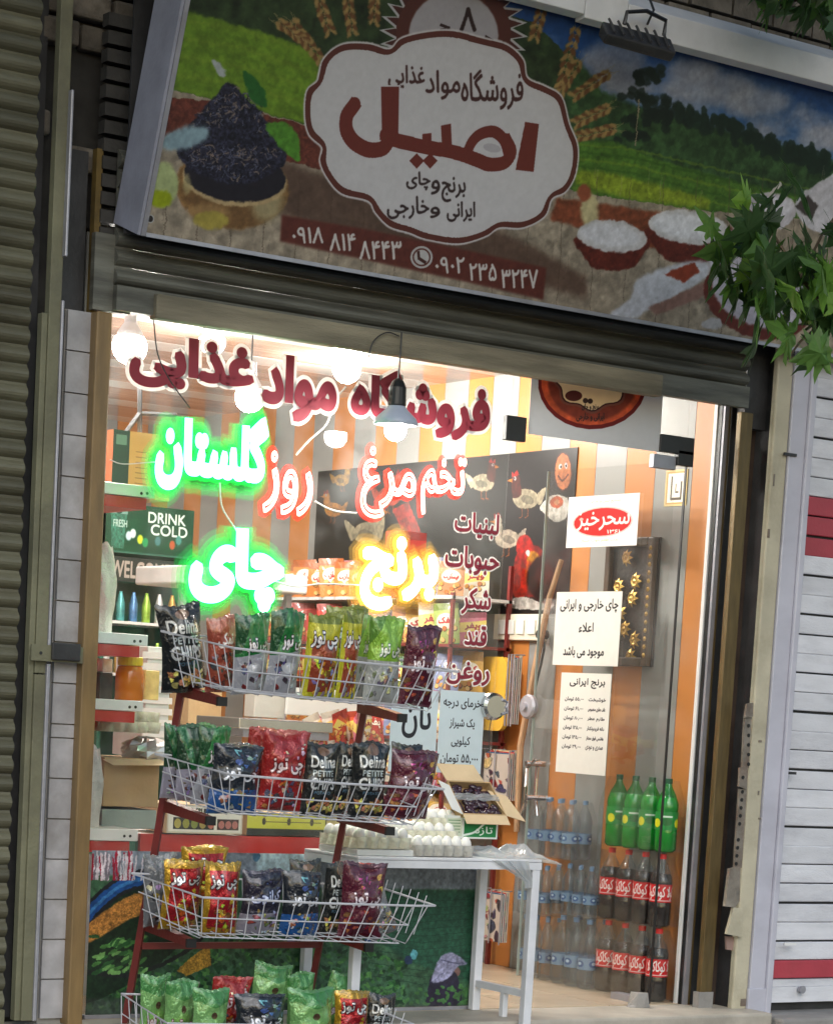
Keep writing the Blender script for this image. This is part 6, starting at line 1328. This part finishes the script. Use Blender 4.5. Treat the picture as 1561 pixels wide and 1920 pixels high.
bag('black', 538, 1612, 600, 1730, Y3+.12, 'black bag behind the dark blue one in the third basket', roll=-.05)
bag('black', 588, 1618, 650, 1752, Y3+.04, 'black chips bag left of the maroon one in the third basket', yaw=.3)
bag('maroon', 628, 1620, 714, 1758, Y3-.01, 'maroon and pink bag in the third basket', roll=.03)
bag('red', 610, 1616, 690, 1700, Y3+.12, 'red topped bag behind the maroon one in the third basket')
bag('clear', 694, 1664, 752, 1756, Y3+.0, 'small clear bag slumped at the right end of the third basket', roll=-.5)
bag('green', 258, 1826, 318, 1960, Y4+.18, 'green bag farthest left in the bottom basket', roll=-.04)
bag('green', 300, 1836, 366, 1965, Y4+.08, 'green bag second from the left in the bottom basket')
bag('green', 352, 1852, 424, 1970, Y4-.03, 'wide green bag third from the left in the bottom basket', roll=.03)
bag('red', 384, 1828, 462, 1950, Y4+.12, 'red bag behind the green ones in the bottom basket')
bag('navy', 434, 1862, 532, 1975, Y4-.02, 'dark bag lying low in the middle of the bottom basket')
bag('green', 458, 1806, 532, 1920, Y4+.15, 'green bag standing highest in the bottom basket', roll=.12)
bag('green', 536, 1822, 592, 1930, Y4+.14, 'green bag behind the wide green one with the dark neighbour', roll=-.1)
bag('green', 534, 1852, 622, 1972, Y4-.02, 'wide green bag right of the dark one in the bottom basket')
bag('green', 590, 1822, 650, 1930, Y4+.16, 'green bag at the back right of the bottom basket', roll=.2)
bag('gold', 618, 1856, 688, 1975, Y4-.01, 'gold and red bag in the bottom basket')
bag('black', 676, 1862, 732, 1975, Y4+.02, 'black chips bag at the right end of the bottom basket', roll=.04)

# ================= plane tree: branch in view and crown overhead =================
LO = [(0, 0), (.10, .05), (.32, -.02), (.25, .10), (.52, .12), (.44, .22), (.30, .26), (.44, .40), (.62, .52), (.42, .52), (.30, .48), (.24, .44), (.20, .62), (.10, .78), (0, 1.0)]
LF = LO+[(-x, y) for x, y in LO[::-1][1:-1]]
lm = []
for nm, c, tr in (('dark_leaf', (.045, .095, .03), .4), ('mid_leaf', (.09, .19, .04), .45), ('young_leaf', (.20, .36, .06), .5)):
    m, t, p = new_mat(nm); N, L = t.nodes, t.links; p.inputs['Base Color'].default_value = c+(1,); p.inputs['Roughness'].default_value = .45
    n = N.new('ShaderNodeTexNoise'); n.inputs['Scale'].default_value = 9; h = N.new('ShaderNodeHueSaturation'); h.inputs['Color'].default_value = c+(1,); mr = N.new('ShaderNodeMapRange'); mr.inputs[3].default_value = .6; mr.inputs[4].default_value = 1.4; L.new(n.outputs[0], mr.inputs[0]); L.new(mr.outputs[0], h.inputs['Value']); L.new(h.outputs[0], p.inputs['Base Color'])
    tl = N.new('ShaderNodeBsdfTranslucent'); tl.inputs[0].default_value = tuple(x*1.5 for x in c)+(1,); mx = N.new('ShaderNodeMixShader'); mx.inputs[0].default_value = tr; L.new(p.outputs[0], mx.inputs[1]); L.new(tl.outputs[0], mx.inputs[2]); L.new(mx.outputs[0], N['Material Output'].inputs[0]); lm.append(m)
def leafmesh(m, bend):
    g = G(); c = (0, .40, .02*bend); vs = [c]+[(x, y, -bend*(.35*abs(x)+.5*(y-.35)**2)+.05*bend*math.sin(9*x+7*y)) for x, y in LF]; n = len(LF)
    g.add(vs, [(0, 1+i, 1+(i+1) % n) for i in range(n)]); g.add([(-.012, -.35, -.05), (.012, -.35, -.05), (.006, .05, 0), (-.006, .05, 0)], [(0, 1, 2, 3)]); return g.mesh('leaf', [m], False)
LM = [leafmesh(m, b) for m in lm for b in (.4, 1.0)]
br = thing('plane_tree_branch', 'leafy plane tree branch reaching in over the right end of the sign', 'branch', tuple(U(1560, 560, Y=-1.0)))
brt = obj('twig', G().tube([U(1640, 640, Y=-1.), U(1560, 590, Y=-1.), U(1500, 520, Y=-1.02), U(1450, 440, Y=-1.), U(1400, 390, Y=-1.)], [.012, .010, .008, .006, .004], 6).tube([U(1600, 360, Y=-.9), U(1540, 440, Y=-.95), U(1500, 520, Y=-1.)], [.008, .006, .005], 5).tube([U(1560, 590, Y=-1.), U(1500, 640, Y=-1.05), U(1470, 680, Y=-1.1)], [.008, .005, .004], 5), mat('tree_bark', (.12, .09, .06), .9, var=.4, bump=.7, bsc=30), br)
rl = np.random.RandomState(12)
def put_leaf(px, py, Y, s_, ang, tint, par=br):
    p = U(px, py, Y=Y); o = obj('leaf', LM[tint*2+rl.randint(2)], None, par, local=True); o.location = Vector(p)-Vector(par.location)
    fl_ = Matrix(((1, 0, 0), (0, 0, -1), (0, 1, 0))).to_4x4()   # leaf plane to the facade plane
    ro = Matrix.Rotation(R(34)+rl.randn()*.45, 4, 'Z') @ Matrix.Rotation(rl.randn()*.5, 4, 'X') @ Matrix.Rotation(ang, 4, 'Y') @ fl_
    o.rotation_euler = ro.to_euler(); o.scale = (s_, s_, s_)
for (px, py, s_, an, ti) in ((1300, 505, .20, -1.35, 0), (1370, 380, .17, -1.7, 2), (1400, 430, .17, -2.4, 0), (1395, 560, .20, -1.2, 0), (1330, 540, .16, -1.5, 0), (1440, 470, .2, -2.7, 0), (1470, 590, .19, -1.3, 1), (1520, 420, .2, 2.8, 0), (1540, 480, .19, 2.6, 1), (1345, 400, .13, -1.3, 2)): put_leaf(px+40, py, -1.05, s_, an, ti)
for k in range(78):
    t = rl.rand(); cx = 1330+240*rl.rand()**.6; cy = 440+(cx-1330)*.42+rl.randn()*62+(40 if cx > 1400 else 25)
    if cy < 360 and cx < 1470: cy += 120
    if cy > 720: cy = 690
    put_leaf(cx, cy, -.85-rl.rand()*.5, .13+rl.rand()*.11, rl.uniform(-3.1, -.6) if rl.rand() < .75 else rl.uniform(-.6, 3), [0, 0, 1, 1, 1, 0, 2][rl.randint(7)] if cy > 470 else [0, 0, 1][rl.randint(3)])
br2 = thing('plane_tree_branch', 'dark leafy branch hanging in the top right corner above the white cap', 'branch', tuple(U(1560, 10, Y=-1.0)))
for k in range(70): put_leaf(1440+rl.rand()*170, -70+rl.rand()*105*(.5+rl.rand()*.5), -.9-rl.rand()*.5, .11+rl.rand()*.08, rl.uniform(-3.1, 3.1), [0, 0, 0, 1][rl.randint(4)], br2)
obj('twig', G().tube([U(1640, -60, Y=-1.), U(1520, -10, Y=-1.), U(1430, 20, Y=-1.)], [.012, .008, .004], 6), MATS['tree_bark'], br2)
tree = thing('plane_tree', 'street plane tree whose crown shades the shopfront from above', 'tree', (4.9, -2.6, -.15))
obj('trunk', G().tube([(4.9, -2.6, -.15), (4.85, -2.55, 1.5), (4.75, -2.5, 3.2), (4.2, -2.4, 4.6), (3.4, -2.4, 5.4)], [.19, .16, .14, .11, .06], 10).tube([(4.75, -2.5, 3.2), (3.6, -1.7, 3.7), (3.2, -1.1, 3.6)], [.06, .04, .02], 7).tube([(4.2, -2.4, 4.6), (2.2, -2.6, 5.2), (.6, -2.6, 5.6)], [.08, .06, .03], 7), MATS['tree_bark'], tree, smooth=True)
n = 1700; P = rl.rand(n, 3)*np.array([8.2, 3.4, 2.2])+np.array([-3.2, -4.6, 4.7]); keep = (fbm(64, 64, 9, 3, 21)[(P[:, 1]*10 % 64).astype(int), (P[:, 0]*6 % 64).astype(int)] > .42); P = P[keep]
V = []; Fc = []; MI = []; base = np.array([(x, y, 0) for x, y in LF])
for i, p in enumerate(P):
    M_ = np.array(Matrix.Rotation(rl.rand()*6.3, 3, 'Z') @ Matrix.Rotation(rl.randn()*.6, 3, 'X')); q = base@M_.T*(.24+rl.rand()*.12)+p; o0 = len(V); V += [tuple(a) for a in q]; Fc.append(tuple(range(o0, o0+len(LF)))); MI.append(rl.randint(3) if rl.rand() < .2 else 0)
me = bpy.data.meshes.new('crown'); me.from_pydata(V, [], Fc); [me.materials.append(m) for m in lm]; me.polygons.foreach_set('material_index', MI); me.update(); obj('crown', me, None, tree, label='leafy crown of the plane tree')
